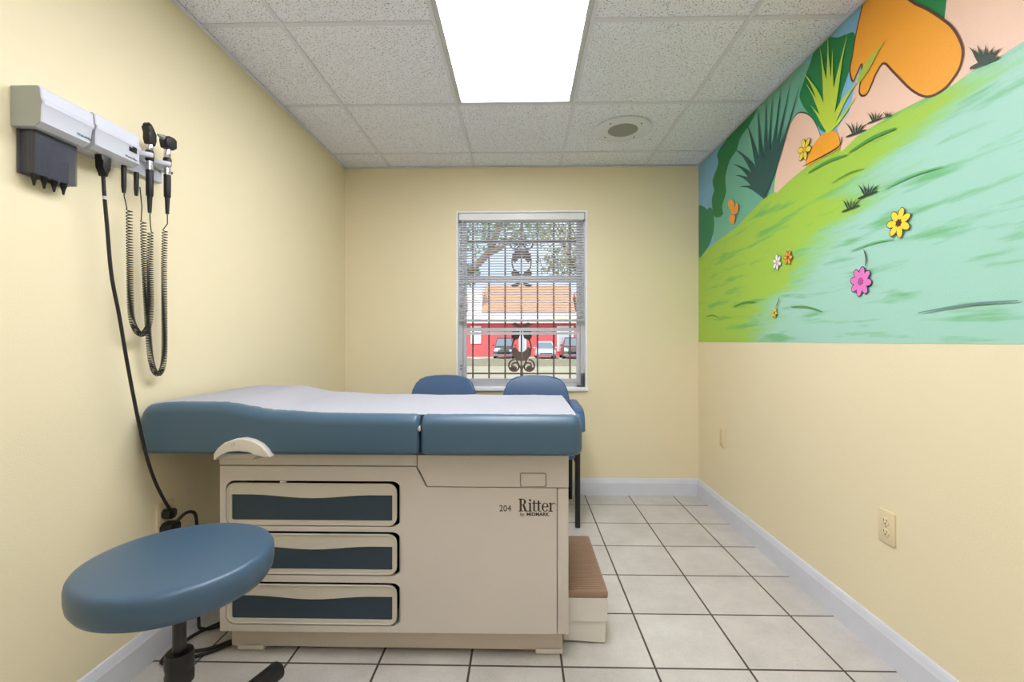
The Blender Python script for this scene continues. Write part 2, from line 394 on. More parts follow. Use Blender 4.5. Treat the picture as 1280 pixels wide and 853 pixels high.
# ------------------------------------------------------------------ security grille outside the window
GYO = YB+.21
gr = empty('security_grille', (0, GYO, .78), 'rusty brown iron security grille with scrollwork outside the window', 'window grille')
for i in range(7):
    x = -.386+.128*i
    MB().box(x-.006, x+.006, GYO-.006, GYO+.006, .70, 2.2).build('vertical_bar', M_GRILLE, gr, smooth=False)
for z in (.885, 1.24, 1.93):
    MB().box(-.56, .56, GYO+.006, GYO+.014, z-.006, z+.006).build('cross_bar', M_GRILLE, gr, smooth=False)
for x in (-.54, .54):
    for z in (.885, 1.93):
        MB().lathe([(.022, YB+.153), (.022, YB+.157), (.009, YB+.16), (.009, GYO+.008)], (x, 0, z), 12, 'y').build('wall_anchor', M_GRILLE, gr)
def spiral(cx, cz, r0, a0, turns, sgn, n=26):
    return [(cx+r0*(1-.72*k/n)*cos(a0+sgn*turns*2*pi*k/n), GYO-.01, cz+r0*(1-.72*k/n)*sin(a0+sgn*turns*2*pi*k/n)) for k in range(n+1)]
def ornament(zc, flip):
    b = MB(); f_ = -1 if flip else 1
    for s in (-1, 1):
        b.tube(spiral(s*.055, zc-f_*.13, .052, pi/2, 1.5, -s*f_), .007, 6)
        b.tube(spiral(s*.042, zc+f_*.13, .04, -pi/2, 1.3, s*f_), .006, 6)
        b.tube(catmull([(s*.006, GYO-.01, zc-f_*.15), (s*.05, GYO-.01, zc-f_*.06), (s*.075, GYO-.01, zc+f_*.02), (s*.05, GYO-.01, zc+f_*.10), (s*.012, GYO-.01, zc+f_*.17)]), .006, 6)
        leaf = [(s*.004, zc-f_*.09), (s*.04, zc-f_*.085), (s*.074, zc-f_*.045), (s*.08, zc+f_*.0), (s*.05, zc+f_*.022), (s*.026, zc-f_*.01), (s*.006, zc-f_*.02)]
        b.prism([(s*.02, zc+f_*.09), (s*.06, zc+f_*.07), (s*.082, zc+f_*.10), (s*.07, zc+f_*.15), (s*.03, zc+f_*.16), (s*.008, zc+f_*.13)], 'y', GYO-.014, GYO-.007)
        b.prism(leaf, 'y', GYO-.014, GYO-.007)
        b.prism([(s*.006, zc+f_*.19), (s*.05, zc+f_*.215), (s*.085, zc+f_*.20), (s*.06, zc+f_*.185), (s*.02, zc+f_*.175)], 'y', GYO-.014, GYO-.007)
        b.prism([(s*.04, zc-f_*.16), (s*.085, zc-f_*.165), (s*.09, zc-f_*.14), (s*.06, zc-f_*.125), (s*.035, zc-f_*.14)], 'y', GYO-.014, GYO-.007)
    b.prism([(-.012, zc-f_*.2), (0, zc-f_*.24), (.012, zc-f_*.2), (.008, zc-f_*.12), (-.008, zc-f_*.12)], 'y', GYO-.014, GYO-.007)
    b.build('scroll_ornament', M_GRILLE, gr)
ornament(1.075, False); ornament(1.78, True)

# ------------------------------------------------------------------ outside: street, red shop, cars, trees
GZ = -.30
struct(MB().box(-60, 60, YB+.6, 70, GZ-.2, GZ).build('street_ground', mat('pale_concrete', (205, 200, 194), .9, var=.08, vscale=.4), smooth=False))
lw = MB().box(-40, 40, 14, 26, GZ, GZ+.02)
struct(lw.build('lawn_strip', mat('dry_lawn', (176, 170, 146), .95, var=.25, vscale=1.2), smooth=False))
hd = empty('low_hedge', (0, 26.3, GZ), 'low grey-brown verge of scrub along the far edge of the lawn', 'hedge')
hb = MB((0, 26.3, GZ)); rg = random.Random(3)
P = [[(-16+.5*i, 26+.35*j, GZ+.02+(0 if j in (0, 3) else .32+.12*rg.random())) for j in range(4)] for i in range(65)]
hb.grid(P); hb.build('foliage', mat('scrub', (136, 132, 112), .95, var=.3, vscale=6), hd)
M_RED = mat('red_stucco', (214, 96, 98), .8, var=.05, vscale=.8); M_SHOPW = mat('white_shop_trim', (236, 232, 226), .7)
M_TANR = mat('tan_roof_tile', (205, 150, 118), .85, var=.12, vscale=3); M_TANW = mat('cream_gable', (226, 208, 186), .8)
bd = empty('red_shop_building', (0, 43, GZ), 'red street building with white windows and tan roof across the road', 'building')
MB((0, 43, GZ)).box(-22, 22, 42, 50, GZ, 2.75).build('wall', M_RED, bd, smooth=False)
MB((0, 43, 2.7)).box(-22.3, 22.3, 41.4, 50.3, 2.75, 3.75, .05).build('fascia', M_SHOPW, bd)
MB((0, 45, 3.7)).prism([(41.3, 3.75), (50.4, 3.75), (45.5, 6.6)], 'x', -3.6, 4.8).build('roof', M_TANR, bd, smooth=False)
MB((0, 45, 3.7)).box(-4.9, -3.6, 42, 50, 3.75, 5.9).build('gable', M_SHOPW, bd, smooth=False)
MB((0, 45, 3.7)).prism([(41.6, 3.75), (50, 3.75), (46, 6.0)], 'x', 5.2, 12).build('roof', M_TANR, bd, smooth=False)
MB((0, 45, 3.7)).prism([(41.6, 3.75), (50, 3.75), (46, 5.6)], 'x', -14, -5.2).build('roof', M_TANR, bd, smooth=False)
for x, wd, z0, z1 in ((-4.15, .95, .9, 2.5), (-5.9, .9, .9, 2.5), (3.95, 1.5, .2, 2.5), (.1, .7, GZ+.02, 2.3), (5.9, 1.2, .9, 2.5)):
    wf = MB((x, 41.96, z0)).box(x-wd/2, x+wd/2, 41.90, 42.0, z0, z1, .02).build('window', M_SHOPW, bd)
    MB((x, 41.9, z0)).box(x-wd/2+.14, x+wd/2-.14, 41.885, 41.93, z0+.14, z1-.14).build('pane', mat('pale_glass', (196, 204, 214), .25), wf, smooth=False)
MB((3.0, 41.3, 3.1)).box(2.9, 4.3, 41.36, 41.45, 2.95, 3.45).build('sign_board', mat('pale_yellow_sign', (238, 232, 190), .6), bd, smooth=False)

def car(x, y, wd, ht, ln, body, label, cat, suv=True):
    o = (x, y, GZ); e = empty('parked_car', o, label, cat, 'cars parked across the street')
    mb = mat('carpaint_%s' % body[0], body[1], .25, coat=.6); h = wd/2; g = GZ
    zb, zw = g+.28, g+ht*.55
    rings = []
    for yy, zt, ins in ((0, zw*.0+g+ht*.40, .10), (.12, g+ht*.52, .03), (.95, g+ht*.57, 0), (ln*.5, g+ht*.58, 0), (ln-.3, g+ht*.56, .0), (ln, g+ht*.45, .08)):
        a = h-ins
        rings.append([(x-a, y+yy, zb), (x-a-.0, y+yy, zb+(zt-zb)*.7), (x-a+.08, y+yy, zt), (x+a-.08, y+yy, zt), (x+a, y+yy, zb+(zt-zb)*.7), (x+a, y+yy, zb)])
    MB(o).loft(rings).build('body', mb, e)
    top = g+ht; y0 = y+.95; y1 = y0+.55 if suv else y0+.8; y3 = y+ln-.15; y2 = y3-.35 if suv else y3-.9
    r = [[(x-h+.1, yy, g+ht*.55), (x-h+a, yy+d, zt), (x+h-a, yy+d, zt), (x+h-.1, yy, g+ht*.55)] for yy, d, zt, a in ((y0, 0.0, g+ht*.56, .1), (y1, 0, top, .26), (y2, 0, top, .26), (y3, 0, g+ht*.56, .1))]
    MB(o).loft(r).build('cabin', mb, e)
    MB(o).prism([(x-h+.17, g+ht*.60), (x+h-.17, g+ht*.60), (x+h-.31, top-.10), (x-h+.31, top-.10)], 'y', 0, .02).xf(Matrix(((1, 0, 0, 0), (0, 1, (y1-y0)/(ht*.44), y0-.03-(y1-y0)/(ht*.44)*(g+ht*.56)), (0, 0, 1, 0), (0, 0, 0, 1)))).build('windscreen', mat('car_glass', (120, 132, 142), .1), e, smooth=False)
    for s in (-1, 1):
        MB(o).box(x+s*(h-.25)-.16, x+s*(h-.25)+.16, y-.01, y+.08, g+ht*.36, g+ht*.44, .02).build('headlight', mat('lamp_glass', (225, 228, 232), .15), e)
        MB(o).box(x+s*(h+.05)-.09, x+s*(h+.05)+.09, y0+.25, y0+.33, g+ht*.60, g+ht*.67, .03).build('wing_mirror', mb, e)
        for yy in (.75, ln-.8):
            MB(o).lathe([(.2, -.1), (.31, -.1), (.32, -.06), (.32, .06), (.31, .1), (.2, .1)], (x+s*(h-.12), y+yy, g+.32), 20, 'x').build('wheel', M_BLACK, e)
    MB(o).box(x-.5, x+.5, y-.02, y+.06, g+.38, g+ht*.34, .03).build('grille', M_BLACK, e)
    MB(o).box(x-h+.03, x+h-.03, y-.05, y+.1, g+.24, g+.40, .04).build('bumper', mat('bumper_grey', (120, 120, 124), .5), e)
    return e
car(-1.42, 36.6, 1.72, 1.72, 4.5, ('charcoal', (78, 76, 78)), 'charcoal grey sport utility car parked facing the window outside', 'car')
car(1.95, 36.9, 1.68, 1.42, 4.2, ('silver', (196, 200, 208)), 'silver hatchback parked outside in front of the red wall', 'car', False)
car(4.15, 36.6, 1.74, 1.75, 4.5, ('brownblack', (96, 80, 74)), 'dark brown car at the right edge of the window view', 'car')

M_BARK = mat('tree_bark', (132, 112, 96), .9, var=.15, vscale=5); M_LEAF = mat('tree_leaf', (122, 136, 84), .7, var=.25, vscale=2); M_LEAF2 = mat('tree_leaf_olive', (148, 144, 100), .7, var=.25, vscale=2)
def tree(name, label, base, trunk, limbs, blobs, ml, n, seed, ls):
    e = empty(name, base, label, 'tree', 'street trees outside the window'); r = random.Random(seed)
    b = MB(base); b.tube(catmull(trunk), [.17-.10*k/(len(catmull(trunk))) for k in range(len(catmull(trunk)))], 9); b.build('trunk', M_BARK, e)
    for l_ in limbs:
        c = catmull(l_); MB(base).tube(c, [.085-.06*k/len(c) for k in range(len(c))], 7).build('branch', M_BARK, e)
    lf = MB(base)
    for (cx, cy, cz, rx, rz) in blobs:
        for _ in range(n):
            a, u = r.uniform(0, 2*pi), r.uniform(-1, 1); q = r.random()**.4
            c = Vector((cx+rx*q*cos(a)*math.sqrt(1-u*u), cy+rx*q*sin(a)*math.sqrt(1-u*u), cz+rz*q*u))
            d = Vector((r.gauss(0, 1), r.gauss(0, 1), r.gauss(0, 1))).normalized(); t = d.orthogonal().normalized(); s_ = ls*r.uniform(.7, 1.4)
            v = [lf.b.verts.new(c+d*s_), lf.b.verts.new(c+t*s_*.4), lf.b.verts.new(c-d*s_), lf.b.verts.new(c-t*s_*.4)]
            lf.b.faces.new(v)
    o = lf.build('foliage', ml, e, smooth=False)
    return e
tree('street_tree', 'leaning street tree with a diagonal bough left of the window centre', (-3.6, 12, GZ),
     [(-3.6, 12, GZ), (-3.2, 12, 1.2), (-2.6, 12, 2.3), (-1.7, 12, 2.75), (-.9, 12, 3.4), (-.55, 12, 4.2)],
     [[(-1.7, 12, 2.75), (-1.9, 12.3, 3.4), (-1.75, 12.5, 4.1)], [(-.9, 12, 3.4), (-.5, 11.8, 3.55), (0, 11.7, 4.0)]],
     [(-1.5, 12.3, 3.9, 1.0, .5), (-.2, 12.1, 4.1, 1.0, .45), (-1.6, 12.2, 2.9, .55, .3)], M_LEAF, 420, 5, .07)
tree('street_tree', 'bushy olive-green street tree seen through the right side of the blind', (2.3, 13.5, GZ),
     [(2.3, 13.5, GZ), (2.2, 13.5, 1.5), (2.05, 13.5, 2.8), (2.0, 13.5, 4.5)],
     [[(2.1, 13.5, 2.6), (1.5, 13.3, 3.3), (1.1, 13.2, 4.1)], [(2.05, 13.5, 2.9), (1.75, 13.6, 3.7), (1.7, 13.6, 4.6)]],
     [(1.2, 13.3, 3.35, .8, .45), (1.9, 13.4, 3.9, .8, .55), (1.0, 13.5, 4.3, 1.0, .5), (2.1, 13.5, 3.1, .5, .35)], M_LEAF2, 420, 9, .075)

# ------------------------------------------------------------------ ceiling light, added rear fill panel, speaker
def troffer(y0, y1, label, strength):  # builds the real troffer and the added fill panel
    x0, x1 = GX[1]+.011, GX[2]-.011
    e = empty('ceiling_light', ((x0+x1)/2, (y0+y1)/2, HC), label, 'ceiling light')
    o = ((x0+x1)/2, (y0+y1)/2, HC)
    MB(o).holed([(x0, y0), (x1, y0), (x1, y1), (x0, y1)], [[(x0+.02, y0+.02), (x1-.02, y0+.02), (x1-.02, y1-.02), (x0+.02, y1-.02)]], 'z', HC-.003, HC+.008).build('frame', mat('light_frame_paint', (196, 198, 202), .4), e, smooth=False)
    m = bpy.data.materials.new('lit_diffuser'); m.use_nodes = True; b = m.node_tree.nodes['Principled BSDF']
    b.inputs['Base Color'].default_value = (.8, .8, .8, 1); b.inputs['Emission Color'].default_value = (.96, .98, 1.065, 1); b.inputs['Emission Strength'].default_value = strength
    MB(o).box(x0+.012, x1-.012, y0+.012, y1-.012, HC+.003, HC+.007).build('diffuser', m, e, smooth=False)
troffer(GY[3]-.656+.011, GY[1]-.011, 'lit rectangular ceiling light panel over the exam table', TROFFER_STRENGTH)
troffer(GY[6]-.656+.011, GY[4]-.011, 'added ceiling fill panel behind the viewer, brightening the front of the room', REAR_FILL_STRENGTH)  # added to brighten the front of the room, no known fixture here
sp = empty('ceiling_speaker', (.62, 2.85, HC), 'round white perforated speaker set in the ceiling panel beside the light', 'speaker')
MB((.62, 2.85, HC)).lathe([(.088, -.004), (.150, -.006), (.168, -.004), (.173, -.001), (.173, .0005)], (.62, 2.85, HC), 56).build('trim_ring', M_SPK, sp)
MB((.62, 2.85, HC)).lathe([(.0, -.0115), (.05, -.0105), (.082, -.008), (.09, -.004)], (.62, 2.85, HC), 48).build('grille', mat('speaker_grille', (150, 150, 150), .6, bump=.8, bscale=320), sp)
for k in range(4):
    a = pi/4+k*pi/2; MB((.62, 2.85, HC)).lathe([(.005, -.0075), (.005, -.004)], (.62+.13*cos(a), 2.85+.13*sin(a), HC), 10).build('screw', M_SLOT, sp)

# ------------------------------------------------------------------ mural painted on the right wall
MURAL = [
 ('painted_sky','m_sky',[(3.446,2.436),(3.446,1.78),(3.321,1.784),(3.145,1.809),(2.854,1.835),(2.544,1.911),(2.302,1.924),(2.143,1.943),(2.031,1.942),(1.945,1.944),(1.831,1.943),(1.718,1.943),(1.646,1.942),(1.513,1.93),(1.435,1.921),(1.356,1.928),(1.294,1.922),(1.233,1.924),(1.128,1.936),(1.128,2.336),(1.368,2.436)]),
 ('painted_sky','m_peach',[(1.921,1.918),(1.945,2.027),(1.875,2.059),(1.831,2.177),(1.718,2.215),(1.462,2.35),(1.12,2.328),(1.12,1.93),(1.233,1.924),(1.294,1.922),(1.356,1.928),(1.435,1.921),(1.513,1.93),(1.646,1.942),(1.718,1.943),(1.831,1.943)]),
 ('painted_hedge','m_teal',[(3.17,1.809),(3.21,1.95),(3.021,2.187),(2.802,2.398),(2.658,2.436),(2.184,2.436),(2.097,2.383),(2.131,2.259),(2.114,2.141),(2.143,1.943),(2.302,1.924),(2.544,1.911),(2.854,1.835)]),
 ('painted_hedge','m_bush',[(3.446,2.139),(3.441,2.144),(3.401,2.132),(3.364,2.116),(3.337,2.103),(3.313,2.085),(3.292,2.072),(3.272,2.071),(3.255,2.075),(3.237,2.073),(3.217,2.061),(3.198,2.043),(3.183,2.019),(3.174,1.988),(3.169,1.951),(3.17,1.918),(3.178,1.892),(3.192,1.87),(3.21,1.85),(3.231,1.829),(3.256,1.81),(3.292,1.795),(3.351,1.773),(3.42,1.755),(3.446,1.766)]),
 ('painted_hedge','m_dark',[(3.183,2.008),(3.197,2.041),(3.207,2.081),(3.21,2.115),(3.199,2.136),(3.181,2.151),(3.17,2.168),(3.178,2.191),(3.194,2.216),(3.197,2.242),(3.172,2.269),(3.133,2.296),(3.106,2.323),(3.107,2.35),(3.12,2.376),(3.119,2.397),(3.099,2.41),(3.065,2.418),(3.01,2.425),(2.916,2.435),(2.905,2.436),(2.591,2.436),(2.6,2.426),(2.636,2.405),(2.676,2.387),(2.715,2.377),(2.757,2.37),(2.792,2.36),(2.812,2.343),(2.826,2.322),(2.843,2.305),(2.87,2.297),(2.901,2.292),(2.93,2.28),(2.957,2.256),(2.982,2.226),(2.998,2.194),(2.997,2.162),(2.988,2.129),(2.986,2.098),(3.003,2.071),(3.028,2.046),(3.045,2.023),(3.043,2.001),(3.032,1.981),(3.033,1.967),(3.055,1.962),(3.088,1.963),(3.119,1.969),(3.143,1.977),(3.165,1.989)]),
 ('painted_mushroom','m_peach',[(2.424,1.916),(2.418,1.966),(2.392,2.038),(2.365,2.099),(2.345,2.139),(2.324,2.169),(2.302,2.192),(2.278,2.209),(2.253,2.219),(2.229,2.223),(2.207,2.22),(2.187,2.212),(2.167,2.2),(2.147,2.185),(2.126,2.167),(2.108,2.146),(2.091,2.122),(2.076,2.096),(2.064,2.071),(2.055,2.047),(2.048,2.024),(2.042,2.002),(2.033,1.979),(2.025,1.957),(2.031,1.942),(2.057,1.939),(2.098,1.942),(2.143,1.943),(2.194,1.938),(2.25,1.93),(2.302,1.924),(2.352,1.913),(2.398,1.904)]),
 ('painted_mushroom','m_ink',[(2.3502,2.1134),(2.3401,2.1275),(2.3259,2.1479),(2.3096,2.1694),(2.2936,2.1865),(2.2778,2.199),(2.2612,2.2094),(2.2446,2.2168),(2.2288,2.2203),(2.2137,2.2193),(2.1987,2.2144),(2.1836,2.2067),(2.1687,2.1975),(2.1535,2.1868),(2.1384,2.1741),(2.1237,2.1598),(2.1102,2.1443),(2.0976,2.127),(2.0858,2.1078),(2.0751,2.0883),(2.0658,2.0702),(2.0581,2.0525),(2.0517,2.0348),(2.0467,2.0194),(2.043,2.0087),(2.041,2.0093),(2.0442,2.0202),(2.0488,2.0358),(2.0548,2.0538),(2.0622,2.0718),(2.0711,2.0904),(2.0816,2.1102),(2.0933,2.1298),(2.1058,2.1477),(2.1195,2.1637),(2.1344,2.1784),(2.1499,2.1915),(2.1653,2.2025),(2.1807,2.2119),(2.1964,2.2198),(2.2126,2.2249),(2.2292,2.2257),(2.2463,2.2217),(2.2635,2.2137),(2.2804,2.2027),(2.2964,2.1895),(2.3124,2.1716),(2.3284,2.1497),(2.3422,2.1289),(2.3518,2.1146)]),
 ('painted_hedge','m_green',[(2.204,2.289),(2.202,2.308),(2.192,2.324),(2.179,2.34),(2.164,2.359),(2.147,2.379),(2.131,2.397),(2.118,2.415),(2.105,2.432),(2.101,2.436),(1.992,2.436),(1.981,2.429),(1.96,2.413),(1.94,2.399),(1.923,2.392),(1.908,2.387),(1.893,2.381),(1.875,2.374),(1.856,2.366),(1.844,2.351),(1.843,2.322),(1.85,2.285),(1.857,2.255),(1.863,2.239),(1.87,2.228),(1.879,2.215),(1.892,2.195),(1.907,2.172),(1.921,2.147),(1.93,2.118),(1.937,2.086),(1.95,2.063),(1.974,2.05),(2.003,2.044),(2.031,2.049),(2.054,2.07),(2.076,2.102),(2.097,2.133),(2.117,2.157),(2.137,2.181),(2.155,2.205),(2.175,2.233),(2.193,2.263)]),
 ('painted_hedge','m_green',[(1.62,2.436),(1.645,2.436),(1.579,2.283),(1.504,2.191),(1.459,2.137),(1.451,2.193),(1.446,2.337)]),
 ('painted_cap','m_orange',[(1.802,2.436),(1.806,2.426),(1.814,2.405),(1.823,2.383),(1.831,2.361),(1.839,2.339),(1.846,2.316),(1.852,2.292),(1.857,2.271),(1.863,2.253),(1.868,2.238),(1.87,2.222),(1.867,2.202),(1.86,2.181),(1.853,2.168),(1.846,2.169),(1.839,2.178),(1.831,2.187),(1.821,2.197),(1.812,2.207),(1.805,2.209),(1.804,2.197),(1.807,2.176),(1.81,2.156),(1.813,2.139),(1.817,2.122),(1.818,2.108),(1.814,2.097),(1.808,2.09),(1.801,2.084),(1.794,2.08),(1.785,2.078),(1.777,2.08),(1.769,2.086),(1.761,2.096),(1.753,2.106),(1.745,2.116),(1.738,2.126),(1.729,2.134),(1.719,2.142),(1.708,2.148),(1.696,2.146),(1.684,2.134),(1.67,2.114),(1.653,2.089),(1.63,2.057),(1.604,2.019),(1.579,1.987),(1.558,1.963),(1.537,1.944),(1.518,1.931),(1.498,1.924),(1.479,1.922),(1.462,1.923),(1.448,1.926),(1.437,1.932),(1.427,1.939),(1.418,1.946),(1.41,1.954),(1.404,1.964),(1.4,1.977),(1.397,1.991),(1.397,2.007),(1.4,2.023),(1.406,2.041),(1.412,2.057),(1.418,2.072),(1.425,2.086),(1.433,2.1),(1.441,2.113),(1.45,2.126),(1.462,2.142),(1.477,2.162),(1.494,2.184),(1.513,2.208),(1.534,2.232),(1.556,2.257),(1.579,2.285),(1.6,2.315),(1.621,2.349),(1.646,2.393),(1.666,2.436)]),
 ('painted_cap','m_brown',[(1.8033,2.436),(1.7992,2.4345),(1.7986,2.436)]),
 ('painted_cap','m_brown',[(1.8033,2.436),(1.8061,2.436),(1.8114,2.4219),(1.8048,2.4194),(1.7992,2.4345)]),
 ('painted_cap','m_brown',[(1.8114,2.4219),(1.8173,2.4062),(1.8107,2.4038),(1.8048,2.4194)]),
 ('painted_cap','m_brown',[(1.8173,2.4062),(1.8237,2.3897),(1.8172,2.3871),(1.8107,2.4038)]),
 ('painted_cap','m_brown',[(1.8237,2.3897),(1.8302,2.3733),(1.8237,2.3707),(1.8172,2.3871)]),
 ('painted_cap','m_brown',[(1.8302,2.3733),(1.8365,2.3568),(1.83,2.3544),(1.8237,2.3707)]),
 ('painted_cap','m_brown',[(1.8365,2.3568),(1.8423,2.3401),(1.8357,2.3379),(1.83,2.3544)]),
 ('painted_cap','m_brown',[(1.8423,2.3401),(1.8475,2.3226),(1.8407,2.3208),(1.8357,2.3379)]),
 ('painted_cap','m_brown',[(1.8475,2.3226),(1.8521,2.3048),(1.8454,2.3031),(1.8407,2.3208)]),
 ('painted_cap','m_brown',[(1.8521,2.3048),(1.8564,2.2876),(1.8496,2.2859),(1.8454,2.3031)]),
 ('painted_cap','m_brown',[(1.8564,2.2876),(1.8604,2.272),(1.8536,2.27),(1.8496,2.2859)]),
 ('painted_cap','m_brown',[(1.8604,2.272),(1.8646,2.2587),(1.858,2.2564),(1.8536,2.27)]),
 ('painted_cap','m_brown',[(1.8646,2.2587),(1.869,2.2467),(1.8624,2.2445),(1.858,2.2564)]),
 ('painted_cap','m_brown',[(1.869,2.2467),(1.8724,2.2348),(1.8655,2.2335),(1.8624,2.2445)]),
 ('painted_cap','m_brown',[(1.8724,2.2348),(1.8735,2.2219),(1.8665,2.2221),(1.8655,2.2335)]),
 ('painted_cap','m_brown',[(1.8735,2.2219),(1.8714,2.2064),(1.8645,2.2078),(1.8665,2.2221)]),
 ('painted_cap','m_brown',[(1.8714,2.2064),(1.867,2.1897),(1.8603,2.1918),(1.8645,2.2078)]),
 ('painted_cap','m_brown',[(1.867,2.1897),(1.8615,2.175),(1.8551,2.178),(1.8603,2.1918)]),
 ('painted_cap','m_brown',[(1.8615,2.175),(1.8553,2.1653),(1.8507,2.1707),(1.8551,2.178)]),
 ('painted_cap','m_brown',[(1.8553,2.1653),(1.8465,2.1644),(1.8494,2.1707),(1.8507,2.1707)]),
 ('painted_cap','m_brown',[(1.8465,2.1644),(1.8399,2.1705),(1.8452,2.175),(1.8494,2.1707)]),
 ('painted_cap','m_brown',[(1.8399,2.1705),(1.8342,2.1781),(1.8396,2.1825),(1.8452,2.175)]),
 ('painted_cap','m_brown',[(1.8342,2.1781),(1.8284,2.1846),(1.8336,2.1894),(1.8396,2.1825)]),
 ('painted_cap','m_brown',[(1.8284,2.1846),(1.8215,2.1916),(1.8266,2.1965),(1.8336,2.1894)]),
 ('painted_cap','m_brown',[(1.8215,2.1916),(1.8138,2.2),(1.8188,2.205),(1.8266,2.1965)]),
 ('painted_cap','m_brown',[(1.8138,2.2),(1.8077,2.2057),(1.8112,2.2117),(1.8188,2.205)]),
 ('painted_cap','m_brown',[(1.8077,2.2057),(1.8079,2.207),(1.8021,2.211),(1.8112,2.2117)]),
 ('painted_cap','m_brown',[(1.8079,2.207),(1.8075,2.201),(1.8005,2.2008),(1.8021,2.211)]),
 ('painted_cap','m_brown',[(1.8075,2.201),(1.8088,2.1873),(1.8019,2.1864),(1.8005,2.2008)]),
 ('painted_cap','m_brown',[(1.8088,2.1873),(1.8113,2.1712),(1.8044,2.1701),(1.8019,2.1864)]),
 ('painted_cap','m_brown',[(1.8113,2.1712),(1.8135,2.1566),(1.8065,2.1554),(1.8044,2.1701)]),
 ('painted_cap','m_brown',[(1.8135,2.1566),(1.8158,2.1438),(1.8089,2.1424),(1.8065,2.1554)]),
 ('painted_cap','m_brown',[(1.8158,2.1438),(1.8188,2.1309),(1.812,2.1295),(1.8089,2.1424)]),
 ('painted_cap','m_brown',[(1.8188,2.1309),(1.8212,2.1186),(1.8142,2.1178),(1.812,2.1295)]),
 ('painted_cap','m_brown',[(1.8212,2.1186),(1.8215,2.1076),(1.8145,2.1084),(1.8142,2.1178)]),
 ('painted_cap','m_brown',[(1.8215,2.1076),(1.8189,2.0984),(1.8125,2.1013),(1.8145,2.1084)]),
 ('painted_cap','m_brown',[(1.8189,2.0984),(1.8142,2.0911),(1.8088,2.0954),(1.8125,2.1013)]),
 ('painted_cap','m_brown',[(1.8142,2.0911),(1.8086,2.0854),(1.804,2.0907),(1.8088,2.0954)]),
 ('painted_cap','m_brown',[(1.8086,2.0854),(1.8029,2.0811),(1.7991,2.0869),(1.804,2.0907)]),
 ('painted_cap','m_brown',[(1.8029,2.0811),(1.7969,2.0777),(1.7941,2.0841),(1.7991,2.0869)]),
 ('painted_cap','m_brown',[(1.7969,2.0777),(1.7901,2.0754),(1.7888,2.0823),(1.7941,2.0841)]),
 ('painted_cap','m_brown',[(1.7901,2.0754),(1.7828,2.0749),(1.7835,2.0819),(1.7888,2.0823)]),
 ('painted_cap','m_brown',[(1.7828,2.0749),(1.7755,2.0769),(1.7785,2.0831),(1.7835,2.0819)]),
 ('painted_cap','m_brown',[(1.7755,2.0769),(1.7686,2.0818),(1.7734,2.0869),(1.7785,2.0831)]),
 ('painted_cap','m_brown',[(1.7686,2.0818),(1.7623,2.0888),(1.7677,2.0932),(1.7734,2.0869)]),
 ('painted_cap','m_brown',[(1.7623,2.0888),(1.7563,2.0965),(1.7617,2.1008),(1.7677,2.0932)]),
 ('painted_cap','m_brown',[(1.7563,2.0965),(1.7503,2.1038),(1.7557,2.1082),(1.7617,2.1008)]),
 ('painted_cap','m_brown',[(1.7503,2.1038),(1.7444,2.1111),(1.75,2.1154),(1.7557,2.1082)]),
 ('painted_cap','m_brown',[(1.7444,2.1111),(1.7388,2.1187),(1.7443,2.123),(1.75,2.1154)]),
 ('painted_cap','m_brown',[(1.7388,2.1187),(1.7331,2.1257),(1.7382,2.1305),(1.7443,2.123)]),
 ('painted_cap','m_brown',[(1.7331,2.1257),(1.7268,2.1313),(1.7312,2.1367),(1.7382,2.1305)]),
 ('painted_cap','m_brown',[(1.7268,2.1313),(1.7195,2.1369),(1.7237,2.1426),(1.7312,2.1367)]),
 ('painted_cap','m_brown',[(1.7195,2.1369),(1.7121,2.1422),(1.7153,2.1484),(1.7237,2.1426)]),
 ('painted_cap','m_brown',[(1.7121,2.1422),(1.705,2.1447),(1.7053,2.1517),(1.7153,2.1484)]),
 ('painted_cap','m_brown',[(1.705,2.1447),(1.6977,2.143),(1.6943,2.149),(1.7053,2.1517)]),
 ('painted_cap','m_brown',[(1.6977,2.143),(1.6893,2.1353),(1.6841,2.14),(1.6943,2.149)]),
 ('painted_cap','m_brown',[(1.6893,2.1353),(1.6799,2.1226),(1.6742,2.1266),(1.6841,2.14)]),
 ('painted_cap','m_brown',[(1.6799,2.1226),(1.6691,2.1061),(1.6633,2.11),(1.6742,2.1266)]),
 ('painted_cap','m_brown',[(1.6691,2.1061),(1.6559,2.087),(1.6501,2.091),(1.6633,2.11)]),
 ('painted_cap','m_brown',[(1.6559,2.087),(1.6392,2.0636),(1.6335,2.0676),(1.6501,2.091)]),
 ('painted_cap','m_brown',[(1.6392,2.0636),(1.62,2.0359),(1.6143,2.04),(1.6335,2.0676)]),
 ('painted_cap','m_brown',[(1.62,2.0359),(1.6001,2.0082),(1.5945,2.0124),(1.6143,2.04)]),
 ('painted_cap','m_brown',[(1.6001,2.0082),(1.5817,1.9848),(1.5763,1.9892),(1.5945,2.0124)]),
 ('painted_cap','m_brown',[(1.5817,1.9848),(1.5653,1.9663),(1.5602,1.971),(1.5763,1.9892)]),
 ('painted_cap','m_brown',[(1.5653,1.9663),(1.5498,1.9506),(1.545,1.9557),(1.5602,1.971)]),
 ('painted_cap','m_brown',[(1.5498,1.9506),(1.5347,1.9378),(1.5305,1.9433),(1.545,1.9557)]),
 ('painted_cap','m_brown',[(1.5347,1.9378),(1.5196,1.9279),(1.5164,1.9341),(1.5305,1.9433)]),
 ('painted_cap','m_brown',[(1.5196,1.9279),(1.5041,1.9217),(1.5022,1.9284),(1.5164,1.9341)]),
 ('painted_cap','m_brown',[(1.5041,1.9217),(1.4887,1.919),(1.488,1.926),(1.5022,1.9284)]),
 ('painted_cap','m_brown',[(1.4887,1.919),(1.4743,1.9187),(1.4745,1.9257),(1.488,1.926)]),
